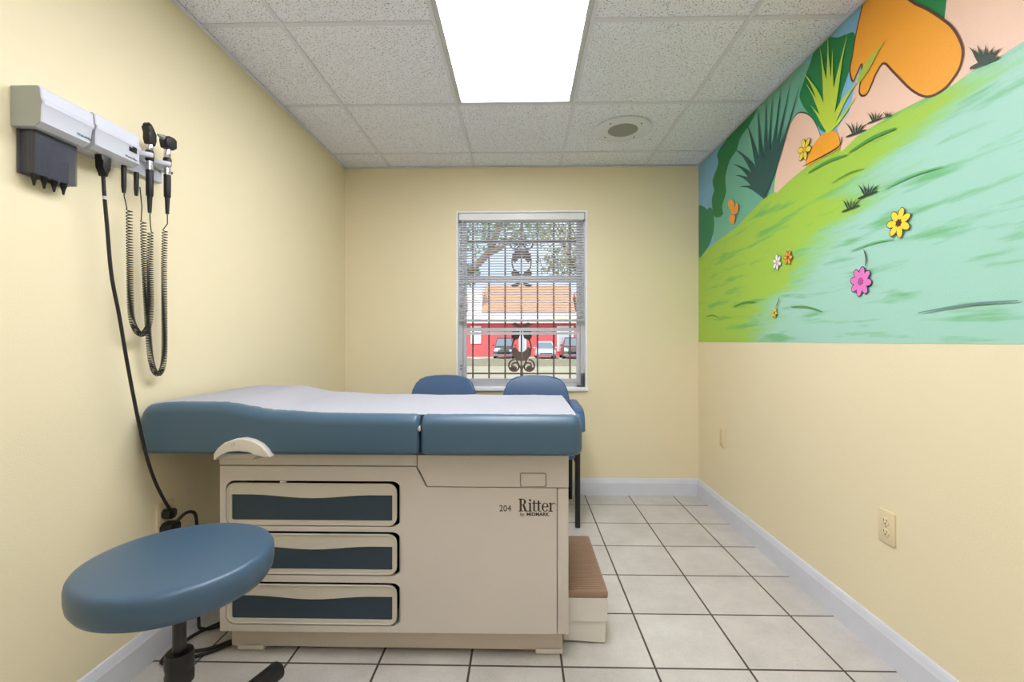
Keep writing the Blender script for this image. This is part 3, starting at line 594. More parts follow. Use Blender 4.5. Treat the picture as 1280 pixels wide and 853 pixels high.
 ('painted_cap','m_brown',[(1.4743,1.9187),(1.4616,1.9195),(1.4624,1.9265),(1.4745,1.9257)]),
 ('painted_cap','m_brown',[(1.4616,1.9195),(1.4505,1.9218),(1.4525,1.9285),(1.4624,1.9265)]),
 ('painted_cap','m_brown',[(1.4505,1.9218),(1.4408,1.9258),(1.444,1.9321),(1.4525,1.9285)]),
 ('painted_cap','m_brown',[(1.4408,1.9258),(1.4325,1.9309),(1.4363,1.9367),(1.444,1.9321)]),
 ('painted_cap','m_brown',[(1.4325,1.9309),(1.425,1.9362),(1.429,1.9418),(1.4363,1.9367)]),
 ('painted_cap','m_brown',[(1.425,1.9362),(1.4178,1.9415),(1.4222,1.9469),(1.429,1.9418)]),
 ('painted_cap','m_brown',[(1.4178,1.9415),(1.4112,1.9474),(1.4163,1.9522),(1.4222,1.9469)]),
 ('painted_cap','m_brown',[(1.4112,1.9474),(1.4055,1.9543),(1.4112,1.9583),(1.4163,1.9522)]),
 ('painted_cap','m_brown',[(1.4055,1.9543),(1.4008,1.9626),(1.4072,1.9654),(1.4112,1.9583)]),
 ('painted_cap','m_brown',[(1.4008,1.9626),(1.3973,1.9723),(1.404,1.9743),(1.4072,1.9654)]),
 ('painted_cap','m_brown',[(1.3973,1.9723),(1.3947,1.9833),(1.4016,1.9845),(1.404,1.9743)]),
 ('painted_cap','m_brown',[(1.3947,1.9833),(1.3933,1.9952),(1.4003,1.9955),(1.4016,1.9845)]),
 ('painted_cap','m_brown',[(1.3933,1.9952),(1.3935,2.0073),(1.4005,2.0067),(1.4003,1.9955)]),
 ('painted_cap','m_brown',[(1.3935,2.0073),(1.3957,2.02),(1.4025,2.0184),(1.4005,2.0067)]),
 ('painted_cap','m_brown',[(1.3957,2.02),(1.3994,2.0331),(1.4061,2.0309),(1.4025,2.0184)]),
 ('painted_cap','m_brown',[(1.3994,2.0331),(1.404,2.046),(1.4106,2.0436),(1.4061,2.0309)]),
 ('painted_cap','m_brown',[(1.404,2.046),(1.4087,2.0583),(1.4153,2.0557),(1.4106,2.0436)]),
 ('painted_cap','m_brown',[(1.4087,2.0583),(1.4134,2.0697),(1.4198,2.0669),(1.4153,2.0557)]),
 ('painted_cap','m_brown',[(1.4134,2.0697),(1.4185,2.0805),(1.4248,2.0775),(1.4198,2.0669)]),
 ('painted_cap','m_brown',[(1.4185,2.0805),(1.424,2.0912),(1.4301,2.0878),(1.4248,2.0775)]),
 ('painted_cap','m_brown',[(1.424,2.0912),(1.43,2.1018),(1.436,2.0982),(1.4301,2.0878)]),
 ('painted_cap','m_brown',[(1.43,2.1018),(1.4362,2.1119),(1.4421,2.1081),(1.436,2.0982)]),
 ('painted_cap','m_brown',[(1.4362,2.1119),(1.4428,2.1216),(1.4485,2.1176),(1.4421,2.1081)]),
 ('painted_cap','m_brown',[(1.4428,2.1216),(1.4502,2.1319),(1.4558,2.1278),(1.4485,2.1176)]),
 ('painted_cap','m_brown',[(1.4502,2.1319),(1.4592,2.1441),(1.4648,2.1399),(1.4558,2.1278)]),
 ('painted_cap','m_brown',[(1.4592,2.1441),(1.4701,2.1587),(1.4756,2.1545),(1.4648,2.1399)]),
 ('painted_cap','m_brown',[(1.4701,2.1587),(1.4824,2.1749),(1.488,2.1707),(1.4756,2.1545)]),
 ('painted_cap','m_brown',[(1.4824,2.1749),(1.4959,2.1923),(1.5014,2.188),(1.488,2.1707)]),
 ('painted_cap','m_brown',[(1.4959,2.1923),(1.5103,2.2102),(1.5157,2.2058),(1.5014,2.188)]),
 ('painted_cap','m_brown',[(1.5103,2.2102),(1.5258,2.2281),(1.531,2.2234),(1.5157,2.2058)]),
 ('painted_cap','m_brown',[(1.5258,2.2281),(1.5424,2.2462),(1.5476,2.2415),(1.531,2.2234)]),
 ('painted_cap','m_brown',[(1.5424,2.2462),(1.5594,2.2655),(1.5648,2.2611),(1.5476,2.2415)]),
 ('painted_cap','m_brown',[(1.5594,2.2655),(1.5762,2.2871),(1.5818,2.2829),(1.5648,2.2611)]),
 ('painted_cap','m_brown',[(1.5762,2.2871),(1.5919,2.3096),(1.5977,2.3057),(1.5818,2.2829)]),
 ('painted_cap','m_brown',[(1.5919,2.3096),(1.6072,2.3332),(1.6132,2.3295),(1.5977,2.3057)]),
 ('painted_cap','m_brown',[(1.6072,2.3332),(1.6237,2.3606),(1.6297,2.3571),(1.6132,2.3295)]),
 ('painted_cap','m_brown',[(1.6237,2.3606),(1.6429,2.3946),(1.6491,2.3914),(1.6297,2.3571)]),
 ('painted_cap','m_brown',[(1.6429,2.3946),(1.663,2.436),(1.6708,2.436),(1.6491,2.3914)]),
 ('painted_mound','m_orange',[(2.155,1.947),(2.156,1.96),(2.142,1.978),(2.126,1.994),(2.112,2.007),(2.097,2.02),(2.08,2.029),(2.063,2.035),(2.044,2.039),(2.026,2.04),(2.007,2.038),(1.987,2.034),(1.97,2.028),(1.956,2.019),(1.944,2.008),(1.935,1.996),(1.93,1.984),(1.927,1.971),(1.926,1.959),(1.922,1.949),(1.92,1.94),(1.93,1.935),(1.959,1.934),(2.001,1.936),(2.042,1.939),(2.085,1.94),(2.128,1.941)]),
 ('painted_mound','m_ink',[(2.1731,1.9525),(2.1522,1.9505),(2.1221,1.9478),(2.0888,1.945),(2.0582,1.9427),(2.03,1.9409),(2.0016,1.9392),(1.9757,1.9381),(1.9549,1.938),(1.9407,1.9388),(1.9312,1.9404),(1.9245,1.9433),(1.9187,1.9477),(1.9142,1.9546),(1.912,1.9629),(1.9111,1.9705),(1.9106,1.9757),(1.9134,1.9763),(1.915,1.9713),(1.9168,1.9641),(1.9194,1.9571),(1.9233,1.9523),(1.9278,1.9496),(1.933,1.9478),(1.9414,1.9467),(1.9551,1.946),(1.9755,1.946),(2.0013,1.9468),(2.0296,1.948),(2.0578,1.9493),(2.0884,1.9508),(2.1218,1.9527),(2.1519,1.9544),(2.1729,1.9555)]),
 ('painted_plant','m_lime',[(1.981,2.034),(1.998,2.097),(2.019,2.157),(2.045,2.212),(2.075,2.262),(2.107,2.307),(2.139,2.35),(2.173,2.388),(2.143,2.347),(2.115,2.302),(2.091,2.253),(2.069,2.201),(2.046,2.146),(2.023,2.089),(1.999,2.028)]),
 ('painted_plant','m_lime',[(1.978,2.032),(1.979,2.09),(1.984,2.148),(1.994,2.205),(2.008,2.263),(2.025,2.32),(2.038,2.379),(2.052,2.436),(2.053,2.436),(2.044,2.378),(2.036,2.318),(2.032,2.259),(2.029,2.2),(2.023,2.142),(2.013,2.086),(2.002,2.03)]),
 ('painted_plant','m_lime',[(1.979,2.031),(1.976,2.103),(1.976,2.171),(1.979,2.236),(1.985,2.297),(1.992,2.354),(1.996,2.408),(1.998,2.436),(2.001,2.436),(2.001,2.408),(2.002,2.354),(2.006,2.296),(2.01,2.235),(2.01,2.17),(2.007,2.102),(2.001,2.031)]),
 ('painted_plant','m_lime',[(1.979,2.03),(1.97,2.079),(1.963,2.129),(1.961,2.179),(1.963,2.228),(1.966,2.277),(1.967,2.326),(1.97,2.374),(1.973,2.326),(1.977,2.278),(1.984,2.229),(1.992,2.181),(1.997,2.132),(2,2.082),(2.001,2.032)]),
 ('painted_plant','m_lime',[(1.978,2.028),(1.96,2.082),(1.944,2.134),(1.931,2.185),(1.92,2.236),(1.909,2.286),(1.894,2.332),(1.879,2.378),(1.901,2.335),(1.921,2.29),(1.943,2.244),(1.964,2.195),(1.981,2.144),(1.994,2.09),(2.002,2.034)]),
 ('painted_plant','m_lime',[(1.983,2.035),(1.993,2.058),(2.007,2.081),(2.025,2.105),(2.046,2.129),(2.07,2.155),(2.094,2.183),(2.12,2.213),(2.097,2.181),(2.076,2.15),(2.059,2.12),(2.043,2.092),(2.027,2.068),(2.012,2.046),(1.997,2.027)]),
 ('painted_plant','m_lime',[(1.981,2.024),(1.955,2.05),(1.929,2.073),(1.906,2.095),(1.884,2.115),(1.86,2.133),(1.833,2.145),(1.805,2.153),(1.835,2.15),(1.864,2.142),(1.894,2.134),(1.925,2.119),(1.953,2.098),(1.977,2.07),(1.999,2.038)]),
 ('painted_plant','m_lime',[(1.983,2.034),(1.999,2.079),(2.018,2.123),(2.041,2.166),(2.068,2.208),(2.097,2.249),(2.125,2.292),(2.155,2.334),(2.128,2.289),(2.103,2.245),(2.082,2.2),(2.061,2.155),(2.041,2.112),(2.019,2.069),(1.997,2.028)]),
 ('painted_plant','m_lime',[(1.988,2.025),(1.958,2.032),(1.93,2.04),(1.906,2.051),(1.884,2.063),(1.864,2.076),(1.846,2.087),(1.831,2.099),(1.848,2.09),(1.867,2.081),(1.889,2.074),(1.912,2.067),(1.937,2.059),(1.964,2.048),(1.992,2.037)]),
 ('painted_plant','m_lime2',[(1.815,2.141),(1.794,2.149),(1.774,2.158),(1.756,2.171),(1.739,2.186),(1.721,2.202),(1.701,2.214),(1.681,2.226),(1.704,2.22),(1.726,2.213),(1.75,2.208),(1.773,2.202),(1.794,2.192),(1.813,2.178),(1.829,2.161)]),
 ('painted_fern','m_fern',[(2.496,1.923),(2.519,2.01),(2.546,2.092),(2.578,2.167),(2.613,2.237),(2.649,2.301),(2.681,2.362),(2.713,2.418),(2.688,2.358),(2.662,2.295),(2.641,2.225),(2.619,2.151),(2.592,2.075),(2.561,1.996),(2.526,1.913)]),
 ('painted_fern','m_fern',[(2.497,1.925),(2.535,2.006),(2.579,2.078),(2.63,2.142),(2.687,2.195),(2.746,2.241),(2.804,2.283),(2.864,2.318),(2.809,2.277),(2.756,2.23),(2.709,2.174),(2.664,2.114),(2.619,2.05),(2.573,1.983),(2.525,1.911)]),
 ('painted_fern','m_fern',[(2.5,1.926),(2.545,1.99),(2.594,2.047),(2.648,2.097),(2.706,2.139),(2.766,2.175),(2.825,2.209),(2.886,2.238),(2.829,2.203),(2.773,2.165),(2.723,2.118),(2.673,2.069),(2.624,2.018),(2.573,1.965),(2.522,1.91)]),
 ('painted_fern','m_fern',[(2.501,1.927),(2.541,1.976),(2.585,2.02),(2.634,2.057),(2.687,2.087),(2.743,2.112),(2.797,2.137),(2.854,2.157),(2.8,2.13),(2.749,2.101),(2.702,2.065),(2.657,2.027),(2.612,1.989),(2.567,1.95),(2.521,1.909)]),
 ('painted_fern','m_fern',[(2.498,1.92),(2.508,2.018),(2.52,2.108),(2.534,2.191),(2.551,2.265),(2.567,2.333),(2.577,2.394),(2.584,2.436),(2.586,2.436),(2.584,2.393),(2.579,2.331),(2.577,2.262),(2.572,2.185),(2.562,2.102),(2.545,2.012),(2.524,1.916)]),
 ('painted_fern','m_fern',[(2.495,1.918),(2.487,1.997),(2.482,2.074),(2.482,2.15),(2.486,2.224),(2.492,2.296),(2.493,2.366),(2.495,2.434),(2.501,2.366),(2.507,2.296),(2.517,2.225),(2.526,2.151),(2.531,2.076),(2.531,1.998),(2.527,1.918)]),
 ('painted_fern','m_fern',[(2.498,1.916),(2.479,1.99),(2.464,2.064),(2.454,2.138),(2.449,2.213),(2.445,2.286),(2.438,2.358),(2.432,2.43),(2.445,2.359),(2.457,2.288),(2.475,2.216),(2.492,2.144),(2.506,2.071),(2.516,1.996),(2.524,1.92)]),
 ('painted_fern','m_fern',[(2.497,1.912),(2.462,1.98),(2.433,2.05),(2.411,2.124),(2.394,2.2),(2.381,2.278),(2.364,2.356),(2.351,2.435),(2.373,2.358),(2.395,2.282),(2.424,2.209),(2.453,2.138),(2.479,2.067),(2.503,1.996),(2.525,1.924)]),
 ('painted_fern','m_fern',[(2.499,1.911),(2.457,1.975),(2.419,2.042),(2.384,2.113),(2.354,2.187),(2.325,2.263),(2.293,2.339),(2.262,2.417),(2.299,2.342),(2.336,2.268),(2.377,2.198),(2.418,2.13),(2.456,2.062),(2.49,1.993),(2.523,1.925)]),
 ('painted_fern','m_fern',[(2.503,1.91),(2.453,1.96),(2.405,2.015),(2.36,2.076),(2.317,2.143),(2.275,2.213),(2.23,2.286),(2.185,2.362),(2.235,2.289),(2.284,2.219),(2.335,2.156),(2.385,2.095),(2.433,2.037),(2.477,1.98),(2.519,1.926)]),
 ('painted_fern','m_fern',[(2.504,1.913),(2.468,1.954),(2.435,1.997),(2.405,2.043),(2.378,2.09),(2.353,2.137),(2.327,2.184),(2.302,2.231),(2.331,2.186),(2.36,2.142),(2.393,2.099),(2.426,2.057),(2.458,2.014),(2.488,1.969),(2.518,1.923)]),
 ('painted_fern','m_fern',[(2.503,1.926),(2.532,1.959),(2.566,1.987),(2.607,2.01),(2.651,2.028),(2.699,2.041),(2.749,2.056),(2.802,2.067),(2.751,2.05),(2.703,2.032),(2.661,2.008),(2.622,1.983),(2.586,1.958),(2.552,1.934),(2.519,1.91)]),
 ('painted_tuft#0','m_ink2',[(1.846,1.958),(1.849,1.97),(1.855,1.981),(1.861,1.992),(1.869,2.001),(1.877,2.01),(1.886,2.018),(1.895,2.026),(1.887,2.017),(1.879,2.008),(1.873,1.998),(1.867,1.988),(1.861,1.978),(1.856,1.967),(1.85,1.956)]),
 ('painted_tuft#0','m_ink2',[(1.837,1.957),(1.838,1.967),(1.84,1.976),(1.844,1.985),(1.848,1.993),(1.853,2.001),(1.857,2.008),(1.862,2.015),(1.858,2.008),(1.855,2),(1.853,1.991),(1.85,1.983),(1.848,1.974),(1.845,1.965),(1.841,1.955)]),
 ('painted_tuft#0','m_ink2',[(1.827,1.954),(1.825,1.962),(1.825,1.97),(1.825,1.977),(1.826,1.984),(1.826,1.991),(1.826,1.997),(1.826,2.003),(1.827,1.997),(1.829,1.991),(1.83,1.984),(1.832,1.977),(1.833,1.97),(1.832,1.962),(1.831,1.954)]),
 ('painted_tuft#0','m_ink2',[(1.818,1.952),(1.814,1.957),(1.811,1.962),(1.808,1.967),(1.805,1.971),(1.802,1.976),(1.797,1.979),(1.792,1.982),(1.798,1.98),(1.803,1.978),(1.809,1.975),(1.814,1.971),(1.818,1.966),(1.821,1.961),(1.822,1.954)]),
 ('painted_tuft#0','m_ink2',[(1.809,1.95),(1.805,1.953),(1.8,1.956),(1.794,1.958),(1.788,1.961),(1.781,1.963),(1.772,1.964),(1.763,1.964),(1.772,1.965),(1.781,1.965),(1.789,1.966),(1.796,1.965),(1.803,1.963),(1.809,1.959),(1.813,1.954)]),
 ('painted_tuft#0','m_ink2',[(1.8883,1.9621),(1.882,1.96),(1.8729,1.9576),(1.8617,1.9551),(1.8488,1.9526),(1.8322,1.9496),(1.8122,1.9464),(1.7934,1.9436),(1.7804,1.9421),(1.7796,1.9459),(1.7923,1.9493),(1.8108,1.9538),(1.8306,1.9581),(1.8472,1.9614),(1.8602,1.9636),(1.8716,1.965),(1.881,1.9658),(1.8877,1.9659)]),
 ('painted_tuft#1','m_ink2',[(1.743,1.96),(1.746,1.968),(1.749,1.977),(1.754,1.984),(1.759,1.991),(1.765,1.997),(1.771,2.003),(1.777,2.009),(1.772,2.003),(1.767,1.996),(1.762,1.989),(1.759,1.981),(1.755,1.974),(1.751,1.966),(1.747,1.958)]),
 ('painted_tuft#1','m_ink2',[(1.736,1.958),(1.737,1.966),(1.739,1.973),(1.741,1.979),(1.744,1.985),(1.748,1.991),(1.751,1.996),(1.754,2.001),(1.752,1.995),(1.749,1.99),(1.748,1.984),(1.746,1.977),(1.745,1.971),(1.742,1.964),(1.74,1.958)]),
 ('painted_tuft#1','m_ink2',[(1.73,1.957),(1.729,1.963),(1.729,1.968),(1.729,1.973),(1.729,1.978),(1.73,1.983),(1.73,1.988),(1.73,1.993),(1.731,1.988),(1.732,1.984),(1.733,1.979),(1.734,1.974),(1.735,1.968),(1.735,1.963),(1.734,1.957)]),
 ('painted_tuft#1','m_ink2',[(1.723,1.955),(1.721,1.959),(1.719,1.962),(1.717,1.966),(1.715,1.969),(1.713,1.972),(1.71,1.975),(1.706,1.977),(1.71,1.976),(1.714,1.974),(1.718,1.972),(1.721,1.969),(1.724,1.965),(1.726,1.961),(1.727,1.957)]),
 ('painted_tuft#1','m_ink2',[(1.718,1.954),(1.714,1.956),(1.711,1.957),(1.707,1.959),(1.703,1.961),(1.698,1.963),(1.692,1.963),(1.685,1.963),(1.692,1.964),(1.698,1.964),(1.703,1.965),(1.709,1.964),(1.713,1.963),(1.717,1.96),(1.72,1.956)]),
 ('painted_tuft#1','m_ink2',[(1.7732,1.9615),(1.7687,1.9602),(1.7624,1.9587),(1.7546,1.9572),(1.7456,1.9556),(1.734,1.9534),(1.7199,1.9509),(1.7066,1.9487),(1.6973,1.9476),(1.6967,1.9504),(1.7056,1.9532),(1.7186,1.9566),(1.7326,1.96),(1.7444,1.9624),(1.7536,1.9638),(1.7616,1.9645),(1.7682,1.9647),(1.7728,1.9645)]),
 ('painted_tuft#2','m_ink2',[(1.339,1.932),(1.341,1.945),(1.345,1.956),(1.35,1.967),(1.357,1.977),(1.364,1.986),(1.371,1.995),(1.378,2.003),(1.372,1.994),(1.367,1.984),(1.363,1.974),(1.359,1.963),(1.355,1.952),(1.35,1.941),(1.345,1.93)]),
 ('painted_tuft#2','m_ink2',[(1.331,1.931),(1.332,1.941),(1.333,1.951),(1.336,1.96),(1.34,1.969),(1.345,1.977),(1.348,1.985),(1.352,1.992),(1.35,1.984),(1.348,1.976),(1.347,1.967),(1.346,1.958),(1.344,1.949),(1.342,1.939),(1.339,1.929)]),
 ('painted_tuft#2','m_ink2',[(1.324,1.929),(1.323,1.937),(1.322,1.945),(1.323,1.952),(1.324,1.96),(1.325,1.967),(1.326,1.973),(1.326,1.98),(1.327,1.974),(1.329,1.967),(1.331,1.96),(1.333,1.953),(1.333,1.945),(1.333,1.937),(1.332,1.929)]),
 ('painted_tuft#2','m_ink2',[(1.318,1.926),(1.314,1.932),(1.312,1.937),(1.31,1.941),(1.308,1.946),(1.307,1.951),(1.304,1.955),(1.3,1.958),(1.305,1.956),(1.309,1.953),(1.314,1.951),(1.319,1.947),(1.322,1.941),(1.324,1.935),(1.324,1.928)]),
 ('painted_tuft#2','m_ink2',[(1.311,1.924),(1.307,1.927),(1.304,1.929),(1.3,1.932),(1.296,1.935),(1.291,1.937),(1.285,1.939),(1.278,1.939),(1.285,1.94),(1.292,1.941),(1.298,1.941),(1.305,1.941),(1.31,1.938),(1.315,1.934),(1.317,1.928)]),
 ('painted_tuft#2','m_ink2',[(1.3735,1.9343),(1.3687,1.9319),(1.3617,1.9294),(1.3531,1.927),(1.3434,1.9247),(1.3309,1.9221),(1.3158,1.9193),(1.3016,1.9172),(1.2916,1.9163),(1.2904,1.9217),(1.2997,1.9254),(1.3133,1.9299),(1.3281,1.9342),(1.3406,1.9373),(1.3507,1.9392),(1.3597,1.9401),(1.3671,1.9402),(1.3725,1.9397)]),
 ('painted_tuft#3','m_ink2',[(1.873,1.67),(1.877,1.68),(1.881,1.69),(1.887,1.698),(1.894,1.706),(1.902,1.712),(1.91,1.718),(1.918,1.724),(1.91,1.718),(1.903,1.711),(1.898,1.703),(1.892,1.694),(1.887,1.686),(1.882,1.677),(1.877,1.668)]),
 ('painted_tuft#3','m_ink2',[(1.864,1.67),(1.865,1.678),(1.868,1.686),(1.871,1.694),(1.875,1.701),(1.879,1.707),(1.883,1.713),(1.887,1.719),(1.884,1.713),(1.881,1.706),(1.879,1.699),(1.877,1.692),(1.874,1.684),(1.871,1.676),(1.868,1.668)]),
 ('painted_tuft#3','m_ink2',[(1.856,1.669),(1.855,1.676),(1.854,1.683),(1.854,1.689),(1.855,1.696),(1.855,1.702),(1.855,1.708),(1.855,1.714),(1.856,1.708),(1.858,1.702),(1.859,1.696),(1.861,1.69),(1.861,1.683),(1.861,1.676),(1.86,1.669)]),
 ('painted_tuft#3','m_ink2',[(1.847,1.668),(1.844,1.674),(1.841,1.678),(1.838,1.683),(1.836,1.688),(1.833,1.693),(1.829,1.696),(1.824,1.7),(1.829,1.697),(1.834,1.694),(1.839,1.691),(1.844,1.687),(1.847,1.682),(1.85,1.676),(1.851,1.67)]),
 ('painted_tuft#3','m_ink2',[(1.839,1.668),(1.835,1.671),(1.83,1.674),(1.825,1.677),(1.819,1.681),(1.812,1.684),(1.804,1.686),(1.796,1.687),(1.805,1.687),(1.813,1.686),(1.82,1.685),(1.827,1.683),(1.833,1.68),(1.839,1.676),(1.843,1.67)]),
 ('painted_tuft#3','m_ink2',[(1.912,1.6673),(1.9059,1.6664),(1.8974,1.6658),(1.887,1.6653),(1.8751,1.665),(1.8597,1.6648),(1.8413,1.6647),(1.824,1.6648),(1.8121,1.6653),(1.8119,1.6687),(1.8238,1.67),(1.8411,1.6713),(1.8595,1.6724),(1.8749,1.673),(1.8869,1.673),(1.8975,1.6725),(1.906,1.6716),(1.912,1.6707)]),
 ('painted_tuft#4','m_ink2',[(1.783,1.696),(1.786,1.707),(1.791,1.717),(1.797,1.726),(1.804,1.734),(1.812,1.742),(1.82,1.749),(1.828,1.755),(1.82,1.748),(1.814,1.74),(1.808,1.731),(1.803,1.722),(1.798,1.713),(1.792,1.704),(1.787,1.694)]),
 ('painted_tuft#4','m_ink2',[(1.774,1.696),(1.775,1.705),(1.777,1.714),(1.78,1.722),(1.784,1.729),(1.789,1.736),(1.793,1.743),(1.797,1.749),(1.794,1.742),(1.791,1.735),(1.789,1.727),(1.787,1.719),(1.784,1.711),(1.782,1.703),(1.778,1.694)]),
 ('painted_tuft#4','m_ink2',[(1.765,1.695),(1.763,1.703),(1.763,1.71),(1.763,1.717),(1.764,1.723),(1.764,1.73),(1.764,1.736),(1.764,1.742),(1.765,1.736),(1.767,1.73),(1.768,1.724),(1.77,1.717),(1.771,1.71),(1.77,1.703),(1.769,1.695)]),
 ('painted_tuft#4','m_ink2',[(1.757,1.694),(1.753,1.7),(1.75,1.705),(1.747,1.71),(1.745,1.715),(1.742,1.719),(1.738,1.723),(1.733,1.727),(1.738,1.724),(1.743,1.721),(1.748,1.718),(1.753,1.714),(1.757,1.709),(1.76,1.703),(1.761,1.696)]),
 ('painted_tuft#4','m_ink2',[(1.748,1.693),(1.744,1.697),(1.739,1.7),(1.734,1.703),(1.728,1.707),(1.721,1.71),(1.714,1.712),(1.705,1.713),(1.714,1.713),(1.722,1.712),(1.73,1.712),(1.737,1.71),(1.743,1.707),(1.748,1.702),(1.752,1.697)]),
 ('painted_tuft#4','m_ink2',[(1.822,1.6931),(1.8159,1.6921),(1.8075,1.6914),(1.7971,1.6909),(1.7851,1.6905),(1.7696,1.6901),(1.7509,1.6897),(1.7333,1.6897),(1.7211,1.6901),(1.7209,1.6939),(1.733,1.6955),(1.7505,1.6973),(1.7692,1.6987),(1.7849,1.6995),(1.797,1.6995),(1.8075,1.699),(1.816,1.698),(1.822,1.6969)]),
 ('painted_tuft#5','m_ink2',[(1.68,1.945),(1.681,1.95),(1.683,1.955),(1.686,1.959),(1.689,1.963),(1.692,1.967),(1.695,1.97),(1.698,1.973),(1.695,1.97),(1.693,1.966),(1.69,1.962),(1.688,1.958),(1.686,1.953),(1.684,1.949),(1.682,1.945)]),
 ('painted_tuft#5','m_ink2',[(1.677,1.945),(1.677,1.949),(1.678,1.953),(1.679,1.957),(1.681,1.96),(1.683,1.963),(1.684,1.966),(1.686,1.969),(1.685,1.966),(1.684,1.963),(1.683,1.959),(1.682,1.956),(1.682,1.952),(1.68,1.949),(1.679,1.945)]),
 ('painted_tuft#5','m_ink2',[(1.673,1.944),(1.672,1.947),(1.672,1.95),(1.672,1.953),(1.673,1.956),(1.673,1.959),(1.673,1.962),(1.673,1.964),(1.674,1.962),(1.674,1.959),(1.675,1.956),(1.675,1.954),(1.676,1.951),(1.676,1.947),(1.675,1.944)]),
 ('painted_tuft#5','m_ink2',[(1.67,1.944),(1.669,1.946),(1.667,1.948),(1.666,1.95),(1.665,1.952),(1.664,1.953),(1.662,1.955),(1.66,1.956),(1.662,1.955),(1.664,1.954),(1.667,1.953),(1.669,1.952),(1.67,1.95),(1.671,1.947),(1.672,1.944)]),
 ('painted_tuft#5','m_ink2',[(1.666,1.942),(1.664,1.944),(1.663,1.945),(1.661,1.946),(1.658,1.947),(1.656,1.948),(1.653,1.948),(1.649,1.948),(1.653,1.949),(1.656,1.949),(1.659,1.949),(1.662,1.949),(1.664,1.948),(1.666,1.946),(1.668,1.944)]),
 ('painted_tuft#5','m_ink2',[(1.6962,1.9472),(1.6938,1.9462),(1.6904,1.9452),(1.6862,1.9441),(1.6814,1.943),(1.6752,1.9419),(1.6679,1.9407),(1.661,1.9397),(1.6562,1.9392),(1.6558,1.9408),(1.6605,1.9422),(1.6672,1.944),(1.6745,1.9457),(1.6806,1.947),(1.6854,1.9478),(1.6897,1.9485),(1.6933,1.9488),(1.6958,1.9488)]),
 ('painted_stroke#0','m_stroke',[(1.9699,1.806),(1.9526,1.8069),(1.9277,1.8087),(1.9002,1.8103),(1.8751,1.8105),(1.8511,1.8084),(1.8264,1.8048),(1.8045,1.8012),(1.7892,1.799),(1.7888,1.801),(1.8039,1.8044),(1.8257,1.8089),(1.8506,1.8132),(1.8749,1.8155),(1.9004,1.8151),(1.928,1.8129),(1.9529,1.8101),(1.9701,1.808)]),
 ('painted_stroke#1','m_stroke',[(2.131,1.9065),(2.107,1.9055),(2.0727,1.9052),(2.0349,1.9046),(2.0005,1.903),(1.968,1.8995),(1.9347,1.8946),(1.9052,1.89),(1.8845,1.8875),(1.8835,1.8925),(1.9038,1.8977),(1.9329,1.9044),(1.9664,1.9108),(1.9995,1.915),(2.0347,1.9161),(2.0728,1.9152),(2.1072,1.9133),(2.131,1.9115)]),
 ('painted_stroke#2','m_stroke',[(1.8659,1.8925),(1.8437,1.8922),(1.8119,1.8928),(1.7769,1.8934),(1.7452,1.893),(1.7156,1.8909),(1.6851,1.8878),(1.6583,1.8849),(1.6394,1.8835),(1.6386,1.8885),(1.6571,1.8926),(1.6838,1.8977),(1.7144,1.9024),(1.7448,1.905),(1.7771,1.9048),(1.8123,1.9028),(1.8441,1.9),(1.8661,1.8975)]),
 ('painted_stroke#3','m_stroke',[(3.2918,1.3131),(3.272,1.3137),(3.2436,1.3154),(3.2122,1.3165),(3.1834,1.3155),(3.1558,1.3109),(3.1267,1.3037),(3.1008,1.2966),(3.0825,1.2922),(3.0815,1.2958),(3.0991,1.3022),(3.1247,1.3109),(3.1539,1.3193),(3.1826,1.3245),(3.2123,1.3251),(3.2441,1.3229),(3.2725,1.3195),(3.2922,1.3169)]),
 ('painted_stroke#4','m_stroke',[(2.8747,1.3501),(2.8487,1.353),(2.8115,1.358),(2.7705,1.3628),(2.7329,1.3655),(2.6971,1.3647),(2.66,1.3619),(2.6272,1.3588),(2.6042,1.3571),(2.6038,1.3609),(2.6265,1.3646),(2.6592,1.3694),(2.6966,1.3733),(2.7331,1.3745),(2.7714,1.3714),(2.8126,1.3654),(2.8496,1.3588),(2.8753,1.3539)]),
 ('painted_stroke#5','m_stroke',[(2.2681,1.3063),(2.2454,1.3043),(2.2127,1.302),(2.1766,1.2991),(2.1436,1.2951),(2.1123,1.2887),(2.0801,1.2807),(2.0515,1.2732),(2.0315,1.2684),(2.0305,1.2716),(2.0501,1.2782),(2.0783,1.2872),(2.1106,1.2962),(2.1424,1.3029),(2.1759,1.3067),(2.2123,1.3087),(2.2451,1.3094),(2.2679,1.3097)]),
 ('painted_stroke#6','m_stroke2',[(1.6879,1.6885),(1.6657,1.6892),(1.6339,1.6908),(1.5988,1.6922),(1.5671,1.6925),(1.5374,1.6908),(1.5073,1.688),(1.4808,1.6851),(1.4622,1.6835),(1.4618,1.6865),(1.4802,1.6896),(1.5066,1.6938),(1.5369,1.6975),(1.5669,1.6995),(1.5991,1.6989),(1.6342,1.6966),(1.666,1.6937),(1.6881,1.6915)]),
 ('painted_stroke#7','m_stroke3',[(1.5479,1.2347),(1.5163,1.2369),(1.4708,1.2406),(1.4211,1.2444),(1.3769,1.247),(1.3373,1.2479),(1.2984,1.2479),(1.2647,1.2476),(1.241,1.2477),(1.241,1.2503),(1.2646,1.2515),(1.2983,1.2529),(1.3374,1.2537),(1.3771,1.253),(1.4215,1.2501),(1.4712,1.2456),(1.5166,1.2408),(1.5481,1.2373)]),
